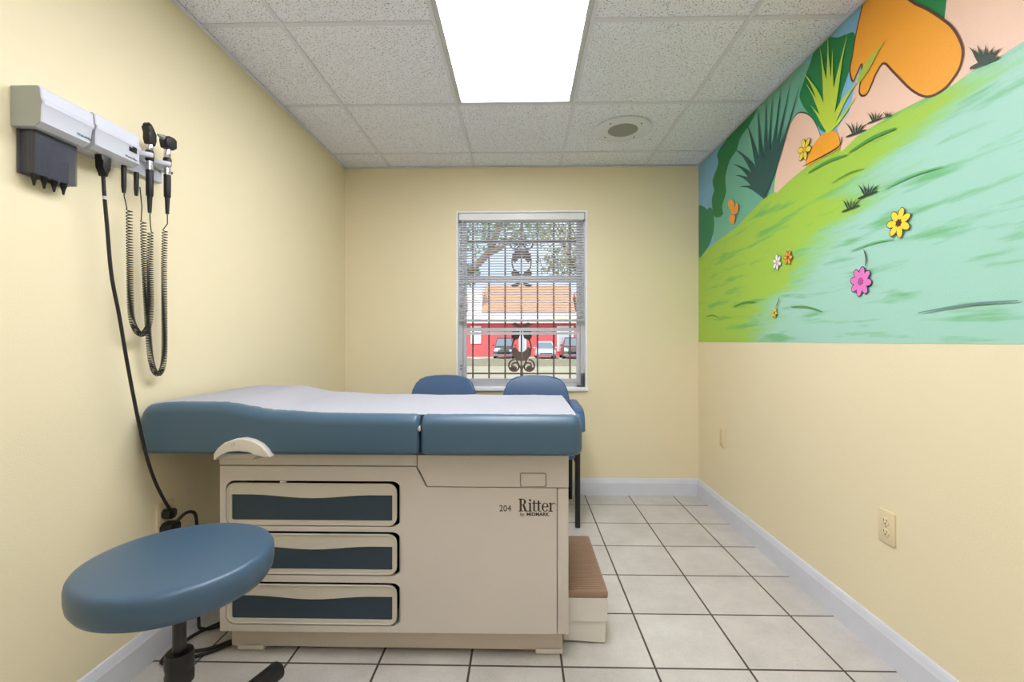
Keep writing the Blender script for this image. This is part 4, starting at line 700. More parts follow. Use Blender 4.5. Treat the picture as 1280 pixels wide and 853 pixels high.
 ('painted_stroke#8','m_stroke2',[(1.8569,1.4977),(1.8364,1.4991),(1.807,1.5015),(1.7745,1.5039),(1.745,1.505),(1.7172,1.5041),(1.6887,1.5021),(1.6637,1.4999),(1.6461,1.4987),(1.6459,1.5013),(1.6633,1.5038),(1.6883,1.5071),(1.7168,1.5099),(1.745,1.511),(1.7749,1.5096),(1.8074,1.5065),(1.8368,1.503),(1.8571,1.5003)]),
 ('painted_flower#0','m_ink2',[(1.7798,1.4268),(1.778,1.4323),(1.7758,1.4405),(1.7741,1.45),(1.774,1.4594),(1.7764,1.4688),(1.7804,1.4784),(1.7847,1.4868),(1.7878,1.4925),(1.7902,1.4915),(1.7883,1.4853),(1.7851,1.4766),(1.7819,1.4671),(1.78,1.4586),(1.7798,1.4504),(1.7807,1.4414),(1.7818,1.4331),(1.7822,1.4272)]),
 ('painted_flower#0','m_ink',[(1.8626,1.3837),(1.8577,1.3909),(1.8477,1.3949),(1.8352,1.3946),(1.8236,1.39),(1.8159,1.3824),(1.8143,1.3739),(1.8191,1.3666),(1.8291,1.3627),(1.8416,1.363),(1.8533,1.3676),(1.8609,1.3751)]),
 ('painted_flower#0','m_ink',[(1.8375,1.421),(1.8289,1.4227),(1.819,1.4184),(1.8104,1.4093),(1.8054,1.3979),(1.8053,1.3871),(1.8102,1.3799),(1.8188,1.3782),(1.8287,1.3824),(1.8373,1.3915),(1.8423,1.403),(1.8423,1.4138)]),
 ('painted_flower#0','m_ink',[(1.7933,1.4296),(1.7861,1.4247),(1.7821,1.4147),(1.7824,1.4022),(1.787,1.3906),(1.7946,1.3829),(1.8031,1.3813),(1.8104,1.3861),(1.8143,1.3961),(1.814,1.4086),(1.8094,1.4203),(1.8019,1.4279)]),
 ('painted_flower#0','m_ink',[(1.756,1.4045),(1.7543,1.3959),(1.7586,1.386),(1.7677,1.3774),(1.7791,1.3724),(1.7899,1.3723),(1.7971,1.3772),(1.7988,1.3858),(1.7946,1.3957),(1.7855,1.4043),(1.774,1.4093),(1.7632,1.4093)]),
 ('painted_flower#0','m_ink',[(1.7474,1.3603),(1.7523,1.3531),(1.7623,1.3491),(1.7748,1.3494),(1.7864,1.354),(1.7941,1.3616),(1.7957,1.3701),(1.7909,1.3774),(1.7809,1.3813),(1.7684,1.381),(1.7567,1.3764),(1.7491,1.3689)]),
 ('painted_flower#0','m_ink',[(1.7725,1.323),(1.7811,1.3213),(1.791,1.3256),(1.7996,1.3347),(1.8046,1.3461),(1.8047,1.3569),(1.7998,1.3641),(1.7912,1.3658),(1.7813,1.3616),(1.7727,1.3525),(1.7677,1.341),(1.7677,1.3302)]),
 ('painted_flower#0','m_ink',[(1.8167,1.3144),(1.8239,1.3193),(1.8279,1.3293),(1.8276,1.3418),(1.823,1.3534),(1.8154,1.3611),(1.8069,1.3627),(1.7996,1.3579),(1.7957,1.3479),(1.796,1.3354),(1.8006,1.3237),(1.8081,1.3161)]),
 ('painted_flower#0','m_ink',[(1.854,1.3395),(1.8557,1.3481),(1.8514,1.358),(1.8423,1.3666),(1.8309,1.3716),(1.8201,1.3717),(1.8129,1.3668),(1.8112,1.3582),(1.8154,1.3483),(1.8245,1.3397),(1.836,1.3347),(1.8468,1.3347)]),
 ('painted_flower#0','m_pink',[(1.86,1.3831),(1.8558,1.389),(1.8469,1.3922),(1.8358,1.3917),(1.8254,1.3878),(1.8184,1.3815),(1.8169,1.3744),(1.8211,1.3685),(1.8299,1.3654),(1.841,1.3658),(1.8515,1.3698),(1.8584,1.3761)]),
 ('painted_flower#0','m_pink',[(1.836,1.4188),(1.8289,1.4199),(1.8204,1.4159),(1.8128,1.4077),(1.8082,1.3976),(1.8078,1.3882),(1.8117,1.3821),(1.8188,1.3809),(1.8273,1.3849),(1.8348,1.3931),(1.8394,1.4033),(1.8399,1.4127)]),
 ('painted_flower#0','m_pink',[(1.7939,1.427),(1.788,1.4228),(1.7848,1.4139),(1.7853,1.4028),(1.7892,1.3924),(1.7955,1.3854),(1.8026,1.3839),(1.8085,1.3881),(1.8116,1.3969),(1.8112,1.408),(1.8072,1.4185),(1.8009,1.4254)]),
 ('painted_flower#0','m_pink',[(1.7582,1.403),(1.7571,1.3959),(1.7611,1.3874),(1.7693,1.3798),(1.7794,1.3752),(1.7888,1.3748),(1.7949,1.3787),(1.7961,1.3858),(1.7921,1.3943),(1.7839,1.4018),(1.7737,1.4064),(1.7643,1.4069)]),
 ('painted_flower#0','m_pink',[(1.75,1.3609),(1.7542,1.355),(1.7631,1.3518),(1.7742,1.3523),(1.7846,1.3562),(1.7916,1.3625),(1.7931,1.3696),(1.7889,1.3755),(1.7801,1.3786),(1.769,1.3782),(1.7585,1.3742),(1.7516,1.3679)]),
 ('painted_flower#0','m_pink',[(1.774,1.3252),(1.7811,1.3241),(1.7896,1.3281),(1.7972,1.3363),(1.8018,1.3464),(1.8022,1.3558),(1.7983,1.3619),(1.7912,1.3631),(1.7827,1.3591),(1.7752,1.3509),(1.7706,1.3407),(1.7701,1.3313)]),
 ('painted_flower#0','m_pink',[(1.8161,1.317),(1.822,1.3212),(1.8252,1.3301),(1.8247,1.3412),(1.8208,1.3516),(1.8145,1.3586),(1.8074,1.3601),(1.8015,1.3559),(1.7984,1.3471),(1.7988,1.336),(1.8028,1.3255),(1.8091,1.3186)]),
 ('painted_flower#0','m_pink',[(1.8518,1.341),(1.8529,1.3481),(1.8489,1.3566),(1.8407,1.3642),(1.8306,1.3688),(1.8212,1.3692),(1.8151,1.3653),(1.8139,1.3582),(1.8179,1.3497),(1.8261,1.3422),(1.8363,1.3376),(1.8457,1.3371)]),
 ('painted_flower#0','m_pinkd',[(1.8171,1.372),(1.8155,1.378),(1.8111,1.3825),(1.805,1.3841),(1.799,1.3825),(1.7945,1.378),(1.7929,1.372),(1.7945,1.366),(1.7989,1.3615),(1.805,1.3599),(1.8111,1.3615),(1.8155,1.3659)]),
 ('painted_flower#1','m_ink',[(1.6781,1.5563),(1.6744,1.5633),(1.6657,1.5678),(1.6544,1.5687),(1.6434,1.5656),(1.6358,1.5594),(1.6336,1.5519),(1.6373,1.5449),(1.646,1.5404),(1.6573,1.5395),(1.6683,1.5426),(1.6759,1.5487)]),
 ('painted_flower#1','m_ink',[(1.654,1.5959),(1.6462,1.5973),(1.6372,1.5933),(1.6295,1.585),(1.6251,1.5745),(1.6251,1.5647),(1.6297,1.5582),(1.6374,1.5568),(1.6464,1.5608),(1.6541,1.5691),(1.6585,1.5796),(1.6585,1.5894)]),
 ('painted_flower#1','m_ink',[(1.608,1.6016),(1.602,1.5964),(1.5995,1.587),(1.6012,1.5757),(1.6067,1.5657),(1.6144,1.5597),(1.6223,1.5592),(1.6282,1.5643),(1.6307,1.5738),(1.629,1.585),(1.6236,1.595),(1.6159,1.6011)]),
 ('painted_flower#1','m_ink',[(1.5748,1.5693),(1.5751,1.5613),(1.581,1.5535),(1.5909,1.5478),(1.6021,1.5459),(1.6116,1.5481),(1.6169,1.5539),(1.6166,1.5618),(1.6107,1.5697),(1.6009,1.5754),(1.5897,1.5773),(1.5801,1.5751)]),
 ('painted_flower#1','m_ink',[(1.5794,1.5231),(1.5858,1.5185),(1.5956,1.5182),(1.6062,1.5223),(1.6147,1.5299),(1.6189,1.5387),(1.6177,1.5465),(1.6113,1.5512),(1.6015,1.5515),(1.5909,1.5473),(1.5824,1.5398),(1.5782,1.531)]),
 ('painted_flower#1','m_ink',[(1.6184,1.498),(1.626,1.5001),(1.6323,1.5076),(1.6357,1.5184),(1.6351,1.5298),(1.6308,1.5386),(1.6239,1.5425),(1.6163,1.5404),(1.61,1.5329),(1.6066,1.5221),(1.6072,1.5107),(1.6115,1.5019)]),
 ('painted_flower#1','m_ink',[(1.6623,1.5128),(1.6654,1.52),(1.6635,1.5297),(1.6571,1.539),(1.6479,1.5457),(1.6383,1.5478),(1.631,1.5448),(1.6279,1.5376),(1.6298,1.528),(1.6362,1.5186),(1.6454,1.5119),(1.655,1.5098)]),
 ('painted_flower#1','m_yellow',[(1.6757,1.5561),(1.6725,1.5618),(1.6648,1.5654),(1.6546,1.566),(1.6449,1.5634),(1.638,1.5583),(1.6359,1.5521),(1.6392,1.5464),(1.6469,1.5428),(1.657,1.5422),(1.6668,1.5448),(1.6737,1.5499)]),
 ('painted_flower#1','m_yellow',[(1.6527,1.5938),(1.6462,1.5949),(1.6385,1.5911),(1.6317,1.5836),(1.6277,1.5743),(1.6274,1.5657),(1.631,1.5602),(1.6375,1.5592),(1.6451,1.563),(1.6519,1.5705),(1.656,1.5798),(1.6562,1.5883)]),
 ('painted_flower#1','m_yellow',[(1.6087,1.5993),(1.6039,1.5949),(1.6021,1.5865),(1.6037,1.5766),(1.6085,1.5676),(1.615,1.5621),(1.6215,1.5614),(1.6263,1.5659),(1.6282,1.5742),(1.6265,1.5842),(1.6218,1.5932),(1.6153,1.5987)]),
 ('painted_flower#1','m_yellow',[(1.5771,1.5684),(1.5775,1.5619),(1.5829,1.5552),(1.5918,1.5503),(1.6017,1.5484),(1.6101,1.55),(1.6147,1.5548),(1.6142,1.5613),(1.6088,1.5679),(1.6,1.5729),(1.59,1.5748),(1.5816,1.5732)]),
 ('painted_flower#1','m_yellow',[(1.5815,1.5244),(1.5869,1.5207),(1.5954,1.5207),(1.6048,1.5246),(1.6125,1.5312),(1.6165,1.5387),(1.6156,1.5453),(1.6102,1.549),(1.6017,1.5489),(1.5923,1.5451),(1.5846,1.5385),(1.5806,1.5309)]),
 ('painted_flower#1','m_yellow',[(1.6187,1.5004),(1.625,1.5023),(1.6302,1.509),(1.6331,1.5188),(1.6327,1.5289),(1.6293,1.5367),(1.6236,1.5401),(1.6173,1.5382),(1.6121,1.5315),(1.6092,1.5217),(1.6096,1.5116),(1.6131,1.5038)]),
 ('painted_flower#1','m_yellow',[(1.6606,1.5145),(1.663,1.5206),(1.6611,1.5289),(1.6552,1.5372),(1.6471,1.5432),(1.6388,1.5454),(1.6327,1.5431),(1.6303,1.537),(1.6322,1.5287),(1.6381,1.5204),(1.6462,1.5144),(1.6545,1.5122)]),
 ('painted_flower#1','m_brown',[(1.636,1.551),(1.6345,1.5565),(1.6305,1.5605),(1.625,1.562),(1.6195,1.5605),(1.6155,1.5565),(1.614,1.551),(1.6155,1.5455),(1.6195,1.5415),(1.625,1.54),(1.6305,1.5415),(1.6345,1.5455)]),
 ('painted_flower#2','m_ink',[(2.4263,1.5616),(2.4219,1.5661),(2.4141,1.5675),(2.4053,1.5654),(2.3976,1.5605),(2.3933,1.554),(2.3933,1.5477),(2.3978,1.5432),(2.4055,1.5418),(2.4144,1.5439),(2.422,1.5488),(2.4264,1.5553)]),
 ('painted_flower#2','m_ink',[(2.3923,1.5874),(2.3862,1.5857),(2.3811,1.5798),(2.3784,1.5711),(2.3789,1.562),(2.3823,1.5549),(2.3878,1.5518),(2.394,1.5535),(2.399,1.5595),(2.4017,1.5682),(2.4012,1.5773),(2.3978,1.5843)]),
 ('painted_flower#2','m_ink',[(2.3529,1.5708),(2.3513,1.5646),(2.354,1.5573),(2.3602,1.5506),(2.3682,1.5465),(2.3761,1.5459),(2.3815,1.5491),(2.3831,1.5553),(2.3805,1.5626),(2.3743,1.5693),(2.3662,1.5734),(2.3584,1.574)]),
 ('painted_flower#2','m_ink',[(2.3477,1.5284),(2.3521,1.5239),(2.3599,1.5225),(2.3687,1.5246),(2.3764,1.5295),(2.3807,1.536),(2.3807,1.5423),(2.3762,1.5468),(2.3685,1.5482),(2.3596,1.5461),(2.352,1.5412),(2.3476,1.5347)]),
 ('painted_flower#2','m_ink',[(2.3817,1.5026),(2.3878,1.5043),(2.3929,1.5102),(2.3956,1.5189),(2.3951,1.528),(2.3917,1.5351),(2.3862,1.5382),(2.38,1.5365),(2.375,1.5305),(2.3723,1.5218),(2.3728,1.5127),(2.3762,1.5057)]),
 ('painted_flower#2','m_ink',[(2.4211,1.5192),(2.4227,1.5254),(2.42,1.5327),(2.4138,1.5394),(2.4058,1.5435),(2.3979,1.5441),(2.3925,1.5409),(2.3909,1.5347),(2.3935,1.5274),(2.3997,1.5207),(2.4078,1.5166),(2.4156,1.516)]),
 ('painted_flower#2','m_white',[(2.4246,1.5609),(2.4207,1.5645),(2.414,1.5654),(2.4061,1.5635),(2.3992,1.5592),(2.3952,1.5537),(2.3951,1.5484),(2.3989,1.5448),(2.4057,1.5439),(2.4136,1.5458),(2.4204,1.5501),(2.4245,1.5556)]),
 ('painted_flower#2','m_white',[(2.392,1.5855),(2.387,1.584),(2.3828,1.5786),(2.3805,1.5708),(2.3808,1.5627),(2.3836,1.5565),(2.3881,1.5537),(2.3931,1.5553),(2.3973,1.5606),(2.3996,1.5684),(2.3993,1.5765),(2.3965,1.5828)]),
 ('painted_flower#2','m_white',[(2.3545,1.5696),(2.3533,1.5645),(2.3558,1.5581),(2.3614,1.5523),(2.3686,1.5485),(2.3754,1.5478),(2.38,1.5503),(2.3812,1.5554),(2.3786,1.5618),(2.373,1.5676),(2.3658,1.5714),(2.3591,1.5721)]),
 ('painted_flower#2','m_white',[(2.3494,1.5291),(2.3533,1.5255),(2.36,1.5246),(2.3679,1.5265),(2.3748,1.5308),(2.3788,1.5363),(2.3789,1.5416),(2.3751,1.5452),(2.3683,1.5461),(2.3604,1.5442),(2.3536,1.5399),(2.3495,1.5344)]),
 ('painted_flower#2','m_white',[(2.382,1.5045),(2.387,1.506),(2.3912,1.5114),(2.3935,1.5192),(2.3932,1.5273),(2.3904,1.5335),(2.3859,1.5363),(2.3809,1.5347),(2.3767,1.5294),(2.3744,1.5216),(2.3747,1.5135),(2.3775,1.5072)]),
 ('painted_flower#2','m_white',[(2.4195,1.5204),(2.4207,1.5255),(2.4182,1.5319),(2.4126,1.5377),(2.4054,1.5415),(2.3986,1.5422),(2.394,1.5397),(2.3928,1.5346),(2.3954,1.5282),(2.401,1.5224),(2.4082,1.5186),(2.4149,1.5179)]),
 ('painted_flower#2','m_yellow',[(2.3958,1.545),(2.3946,1.5494),(2.3914,1.5526),(2.387,1.5538),(2.3826,1.5526),(2.3794,1.5494),(2.3782,1.545),(2.3794,1.5406),(2.3826,1.5374),(2.387,1.5362),(2.3914,1.5374),(2.3946,1.5406)]),
 ('painted_flower#3','m_ink',[(2.3263,1.5558),(2.3236,1.5609),(2.3173,1.5641),(2.3092,1.5647),(2.3013,1.5625),(2.2958,1.5581),(2.2942,1.5526),(2.2968,1.5476),(2.3031,1.5443),(2.3113,1.5437),(2.3191,1.546),(2.3246,1.5504)]),
 ('painted_flower#3','m_ink',[(2.3038,1.587),(2.2981,1.5872),(2.2922,1.5835),(2.2876,1.5767),(2.2855,1.5687),(2.2866,1.5618),(2.2905,1.5576),(2.2962,1.5574),(2.3022,1.5612),(2.3068,1.568),(2.3088,1.5759),(2.3077,1.5829)]),
 ('painted_flower#3','m_ink',[(2.2655,1.5832),(2.2625,1.5784),(2.2628,1.5713),(2.2664,1.564),(2.2723,1.5582),(2.2788,1.5557),(2.2844,1.557),(2.2874,1.5619),(2.2871,1.5689),(2.2835,1.5763),(2.2777,1.582),(2.2711,1.5845)]),
 ('painted_flower#3','m_ink',[(2.2497,1.5482),(2.2524,1.5431),(2.2587,1.5399),(2.2668,1.5393),(2.2747,1.5415),(2.2802,1.5459),(2.2818,1.5514),(2.2792,1.5564),(2.2729,1.5597),(2.2647,1.5603),(2.2569,1.558),(2.2514,1.5536)]),
 ('painted_flower#3','m_ink',[(2.2722,1.517),(2.2779,1.5168),(2.2838,1.5205),(2.2884,1.5273),(2.2905,1.5353),(2.2894,1.5422),(2.2855,1.5464),(2.2798,1.5466),(2.2738,1.5428),(2.2692,1.536),(2.2672,1.5281),(2.2683,1.5211)]),
 ('painted_flower#3','m_ink',[(2.3105,1.5208),(2.3135,1.5256),(2.3132,1.5327),(2.3096,1.54),(2.3037,1.5458),(2.2972,1.5483),(2.2916,1.547),(2.2886,1.5421),(2.2889,1.5351),(2.2925,1.5277),(2.2983,1.522),(2.3049,1.5195)]),
 ('painted_flower#3','m_orange2',[(2.3245,1.5557),(2.3222,1.5598),(2.3166,1.5624),(2.3093,1.5628),(2.3023,1.561),(2.2974,1.5573),(2.2959,1.5528),(2.2982,1.5487),(2.3038,1.5461),(2.3111,1.5456),(2.3181,1.5475),(2.323,1.5512)]),
 ('painted_flower#3','m_orange2',[(2.3031,1.5855),(2.2984,1.5855),(2.2933,1.582),(2.2893,1.5759),(2.2874,1.5689),(2.2881,1.5628),(2.2913,1.5592),(2.296,1.5592),(2.301,1.5627),(2.3051,1.5688),(2.307,1.5758),(2.3062,1.5819)]),
 ('painted_flower#3','m_orange2',[(2.2666,1.5818),(2.2642,1.5777),(2.2647,1.5716),(2.268,1.5651),(2.2731,1.5599),(2.2787,1.5575),(2.2834,1.5584),(2.2858,1.5625),(2.2852,1.5686),(2.282,1.5752),(2.2768,1.5803),(2.2712,1.5828)]),
 ('painted_flower#3','m_orange2',[(2.2515,1.5483),(2.2538,1.5442),(2.2594,1.5416),(2.2667,1.5412),(2.2737,1.543),(2.2786,1.5467),(2.2801,1.5512),(2.2778,1.5553),(2.2722,1.5579),(2.2649,1.5584),(2.2579,1.5565),(2.253,1.5528)]),
 ('painted_flower#3','m_orange2',[(2.2729,1.5185),(2.2776,1.5185),(2.2827,1.522),(2.2867,1.5281),(2.2886,1.5351),(2.2879,1.5412),(2.2847,1.5448),(2.28,1.5448),(2.275,1.5413),(2.2709,1.5352),(2.269,1.5282),(2.2698,1.5221)]),
 ('painted_flower#3','m_orange2',[(2.3094,1.5222),(2.3118,1.5263),(2.3113,1.5324),(2.308,1.5389),(2.3029,1.5441),(2.2973,1.5465),(2.2926,1.5456),(2.2902,1.5415),(2.2908,1.5354),(2.294,1.5288),(2.2992,1.5237),(2.3048,1.5212)]),
 ('painted_flower#3','m_brown',[(2.2959,1.552),(2.2949,1.556),(2.292,1.5589),(2.288,1.5599),(2.284,1.5589),(2.2811,1.556),(2.2801,1.552),(2.2811,1.548),(2.284,1.5451),(2.288,1.5441),(2.292,1.5451),(2.2949,1.548)]),
 ('painted_flower#4','m_ink2',[(2.3931,1.3201),(2.3883,1.3238),(2.3817,1.3295),(2.3748,1.3361),(2.3695,1.3423),(2.3664,1.3483),(2.3647,1.3542),(2.364,1.3592),(2.3638,1.3627),(2.3662,1.3633),(2.3678,1.3602),(2.3695,1.3557),(2.3717,1.3506),(2.3745,1.3457),(2.3791,1.3399),(2.3852,1.3331),(2.3911,1.3266),(2.3949,1.3219)]),
 ('painted_flower#4','m_ink',[(2.4383,1.2949),(2.4358,1.2986),(2.4308,1.3007),(2.4244,1.3005),(2.4185,1.2982),(2.4146,1.2943),(2.4137,1.29),(2.4162,1.2863),(2.4213,1.2842),(2.4276,1.2844),(2.4336,1.2867),(2.4375,1.2906)]),
 ('painted_flower#4','m_ink',[(2.4185,1.3174),(2.4141,1.3171),(2.4098,1.3137),(2.4067,1.3081),(2.4058,1.3018),(2.4072,1.2965),(2.4105,1.2936),(2.415,1.2939),(2.4193,1.2973),(2.4223,1.3029),(2.4232,1.3091),(2.4219,1.3145)]),
 ('painted_flower#4','m_ink',[(2.3892,1.3114),(2.3872,1.3074),(2.388,1.302),(2.3914,1.2966),(2.3963,1.2926),(2.4016,1.2912),(2.4058,1.2926),(2.4078,1.2966),(2.407,1.302),(2.4037,1.3074),(2.3987,1.3114),(2.3934,1.3129)]),
 ('painted_flower#4','m_ink',[(2.3797,1.2831),(2.3822,1.2794),(2.3872,1.2773),(2.3936,1.2775),(2.3995,1.2798),(2.4034,1.2837),(2.4043,1.288),(2.4018,1.2917),(2.3967,1.2938),(2.3904,1.2936),(2.3844,1.2913),(2.3805,1.2874)]),
 ('painted_flower#4','m_ink',[(2.3995,1.2606),(2.4039,1.2609),(2.4082,1.2643),(2.4113,1.2699),(2.4122,1.2762),(2.4108,1.2815),(2.4075,1.2844),(2.403,1.2841),(2.3987,1.2807),(2.3957,1.2751),(2.3948,1.2689),(2.3961,1.2635)]),
 ('painted_flower#4','m_ink',[(2.4288,1.2666),(2.4308,1.2706),(2.43,1.276),(2.4266,1.2814),(2.4217,1.2854),(2.4164,1.2868),(2.4122,1.2854),(2.4102,1.2814),(2.411,1.276),(2.4143,1.2706),(2.4193,1.2666),(2.4246,1.2651)]),
 ('painted_flower#4','m_yellow',[(2.437,1.2947),(2.4349,1.2977),(2.4303,1.2993),(2.4247,1.299),(2.4194,1.297),(2.4158,1.2938),(2.415,1.2902),(2.4172,1.2872),(2.4217,1.2856),(2.4273,1.2859),(2.4327,1.2879),(2.4362,1.2911)]),
 ('painted_flower#4','m_yellow',[(2.4181,1.3161),(2.4144,1.3157),(2.4108,1.3126),(2.4081,1.3076),(2.4072,1.302),(2.4083,1.2973),(2.411,1.2948),(2.4146,1.2952),(2.4183,1.2983),(2.4209,1.3033),(2.4218,1.3089),(2.4208,1.3136)]),
 ('painted_flower#4','m_yellow',[(2.3901,1.3104),(2.3886,1.3071),(2.3894,1.3024),(2.3925,1.2976),(2.3969,1.294),(2.4014,1.2925),(2.4049,1.2936),(2.4064,1.297),(2.4056,1.3017),(2.4025,1.3065),(2.3982,1.3101),(2.3936,1.3115)]),
 ('painted_flower#4','m_yellow',[(2.381,1.2833),(2.3831,1.2803),(2.3877,1.2787),(2.3933,1.279),(2.3986,1.281),(2.4022,1.2842),(2.403,1.2878),(2.4008,1.2908),(2.3963,1.2924),(2.3907,1.2921),(2.3853,1.2901),(2.3818,1.2869)]),
 ('painted_flower#4','m_yellow',[(2.3999,1.2619),(2.4036,1.2623),(2.4072,1.2654),(2.4099,1.2704),(2.4108,1.276),(2.4097,1.2807),(2.407,1.2832),(2.4034,1.2828),(2.3997,1.2797),(2.3971,1.2747),(2.3962,1.2691),(2.3972,1.2644)]),
 ('painted_flower#4','m_yellow',[(2.4279,1.2676),(2.4294,1.2709),(2.4286,1.2756),(2.4255,1.2804),(2.4211,1.284),(2.4166,1.2855),(2.4131,1.2844),(2.4116,1.281),(2.4124,1.2763),(2.4155,1.2715),(2.4198,1.2679),(2.4244,1.2665)]),
 ('painted_flower#4','m_brown',[(2.4152,1.289),(2.4143,1.2921),(2.4121,1.2943),(2.409,1.2952),(2.4059,1.2943),(2.4037,1.2921),(2.4028,1.289),(2.4037,1.2859),(2.4059,1.2837),(2.409,1.2828),(2.4121,1.2837),(2.4143,1.2859)]),
 ('painted_flower#5','m_ink',[(2.206,2.0398),(2.201,2.0459),(2.1916,2.0486),(2.1803,2.0471),(2.1702,2.042),(2.1639,2.0344),(2.1632,2.0265),(2.1682,2.0204),(2.1777,2.0177),(2.1889,2.0192),(2.1991,2.0244),(2.2053,2.0319)]),
 ('painted_flower#5','m_ink',[(2.1668,2.0761),(2.159,2.0748),(2.152,2.068),(2.1476,2.0575),(2.147,2.0461),(2.1504,2.0369),(2.1569,2.0324),(2.1647,2.0337),(2.1718,2.0405),(2.1761,2.051),(2.1767,2.0623),(2.1733,2.0715)]),
 ('painted_flower#5','m_ink',[(2.1158,2.0603),(2.1131,2.0529),(2.1154,2.0434),(2.1223,2.0343),(2.1319,2.0282),(2.1415,2.0265),(2.1487,2.0298),(2.1515,2.0373),(2.1491,2.0468),(2.1422,2.0558),(2.1327,2.062),(2.123,2.0636)]),
 ('painted_flower#5','m_ink',[(2.104,2.0082),(2.109,2.0021),(2.1184,1.9994),(2.1297,2.0009),(2.1398,2.006),(2.1461,2.0136),(2.1468,2.0215),(2.1418,2.0276),(2.1323,2.0303),(2.1211,2.0288),(2.1109,2.0236),(2.1047,2.0161)]),
 ('painted_flower#5','m_ink',[(2.1432,1.9719),(2.151,1.9732),(2.158,1.98),(2.1624,1.9905),(2.163,2.0019),(2.1596,2.0111),(2.1531,2.0156),(2.1453,2.0143),(2.1382,2.0075),(2.1339,1.997),(2.1333,1.9857),(2.1367,1.9765)]),
 ('painted_flower#5','m_ink',[(2.1942,1.9877),(2.1969,1.9951),(2.1946,2.0046),(2.1877,2.0137),(2.1781,2.0198),(2.1685,2.0215),(2.1613,2.0182),(2.1585,2.0107),(2.1609,2.0012),(2.1678,1.9922),(2.1773,1.986),(2.187,1.9844)]),
 ('painted_flower#5','m_yellow',[(2.2037,2.0391),(2.1994,2.044),(2.1911,2.046),(2.1811,2.0446),(2.172,2.0401),(2.1663,2.0338),(2.1655,2.0273),(2.1698,2.0223),(2.1781,2.0203),(2.1882,2.0217),(2.1972,2.0262),(2.2029,2.0325)]),
 ('painted_flower#5','m_yellow',[(2.1663,2.0737),(2.1599,2.0724),(2.154,2.0663),(2.1502,2.0569),(2.1495,2.0468),(2.1522,2.0387),(2.1574,2.0347),(2.1639,2.036),(2.1698,2.0422),(2.1736,2.0516),(2.1742,2.0617),(2.1716,2.0698)]),
 ('painted_flower#5','m_yellow',[(2.1176,2.0587),(2.1155,2.0524),(2.1179,2.0442),(2.1241,2.0363),(2.1325,2.0306),(2.1409,2.0289),(2.1469,2.0315),(2.149,2.0377),(2.1467,2.0459),(2.1404,2.0539),(2.132,2.0595),(2.1236,2.0612)]),
 ('painted_flower#5','m_yellow',[(2.1063,2.0089),(2.1106,2.004),(2.1189,2.002),(2.1289,2.0034),(2.138,2.0079),(2.1437,2.0142),(2.1445,2.0207),(2.1402,2.0257),(2.1319,2.0277),(2.1218,2.0263),(2.1128,2.0218),(2.1071,2.0155)]),
 ('painted_flower#5','m_yellow',[(2.1437,1.9743),(2.1501,1.9756),(2.156,1.9817),(2.1598,1.9911),(2.1605,2.0012),(2.1578,2.0093),(2.1526,2.0133),(2.1461,2.012),(2.1402,2.0058),(2.1364,1.9964),(2.1358,1.9863),(2.1384,1.9782)]),
 ('painted_flower#5','m_yellow',[(2.1924,1.9893),(2.1945,1.9956),(2.1921,2.0038),(2.1859,2.0117),(2.1775,2.0174),(2.1691,2.0191),(2.1631,2.0165),(2.161,2.0103),(2.1633,2.0021),(2.1696,1.9941),(2.178,1.9885),(2.1864,1.9868)]),
 ('painted_flower#5','m_orange',[(2.166,2.024),(2.1645,2.0295),(2.1605,2.0335),(2.155,2.035),(2.1495,2.0335),(2.1455,2.0295),(2.144,2.024),(2.1455,2.0185),(2.1495,2.0145),(2.155,2.013),(2.1605,2.0145),(2.1645,2.0185)]),
 ('painted_butterfly','m_orange2',[(2.875,1.924),(2.897,1.945),(2.924,1.976),(2.941,2.002),(2.941,2.016),(2.931,2.024),(2.918,2.026),(2.901,2.022),(2.88,2.012),(2.864,1.999),(2.856,1.982),(2.853,1.963),(2.854,1.947),(2.857,1.933),(2.864,1.923)]),
 ('painted_butterfly','m_orange2',[(2.875,1.924),(2.874,1.93),(2.864,1.938),(2.854,1.947),(2.847,1.959),(2.841,1.972),(2.833,1.98),(2.822,1.978),(2.81,1.971),(2.802,1.961),(2.8,1.946),(2.803,1.928),(2.812,1.916),(2.832,1.914),(2.858,1.918)]),
 ('painted_butterfly','m_orange2',[(2.875,1.924),(2.891,1.925),(2.907,1.922),(2.918,1.916),(2.92,1.905),(2.915,1.89),(2.907,1.878),(2.894,1.869),(2.878,1.863),(2.864,1.862),(2.853,1.87),(2.845,1.883),(2.843,1.896),(2.849,1.907),(2.862,1.918)]),
]

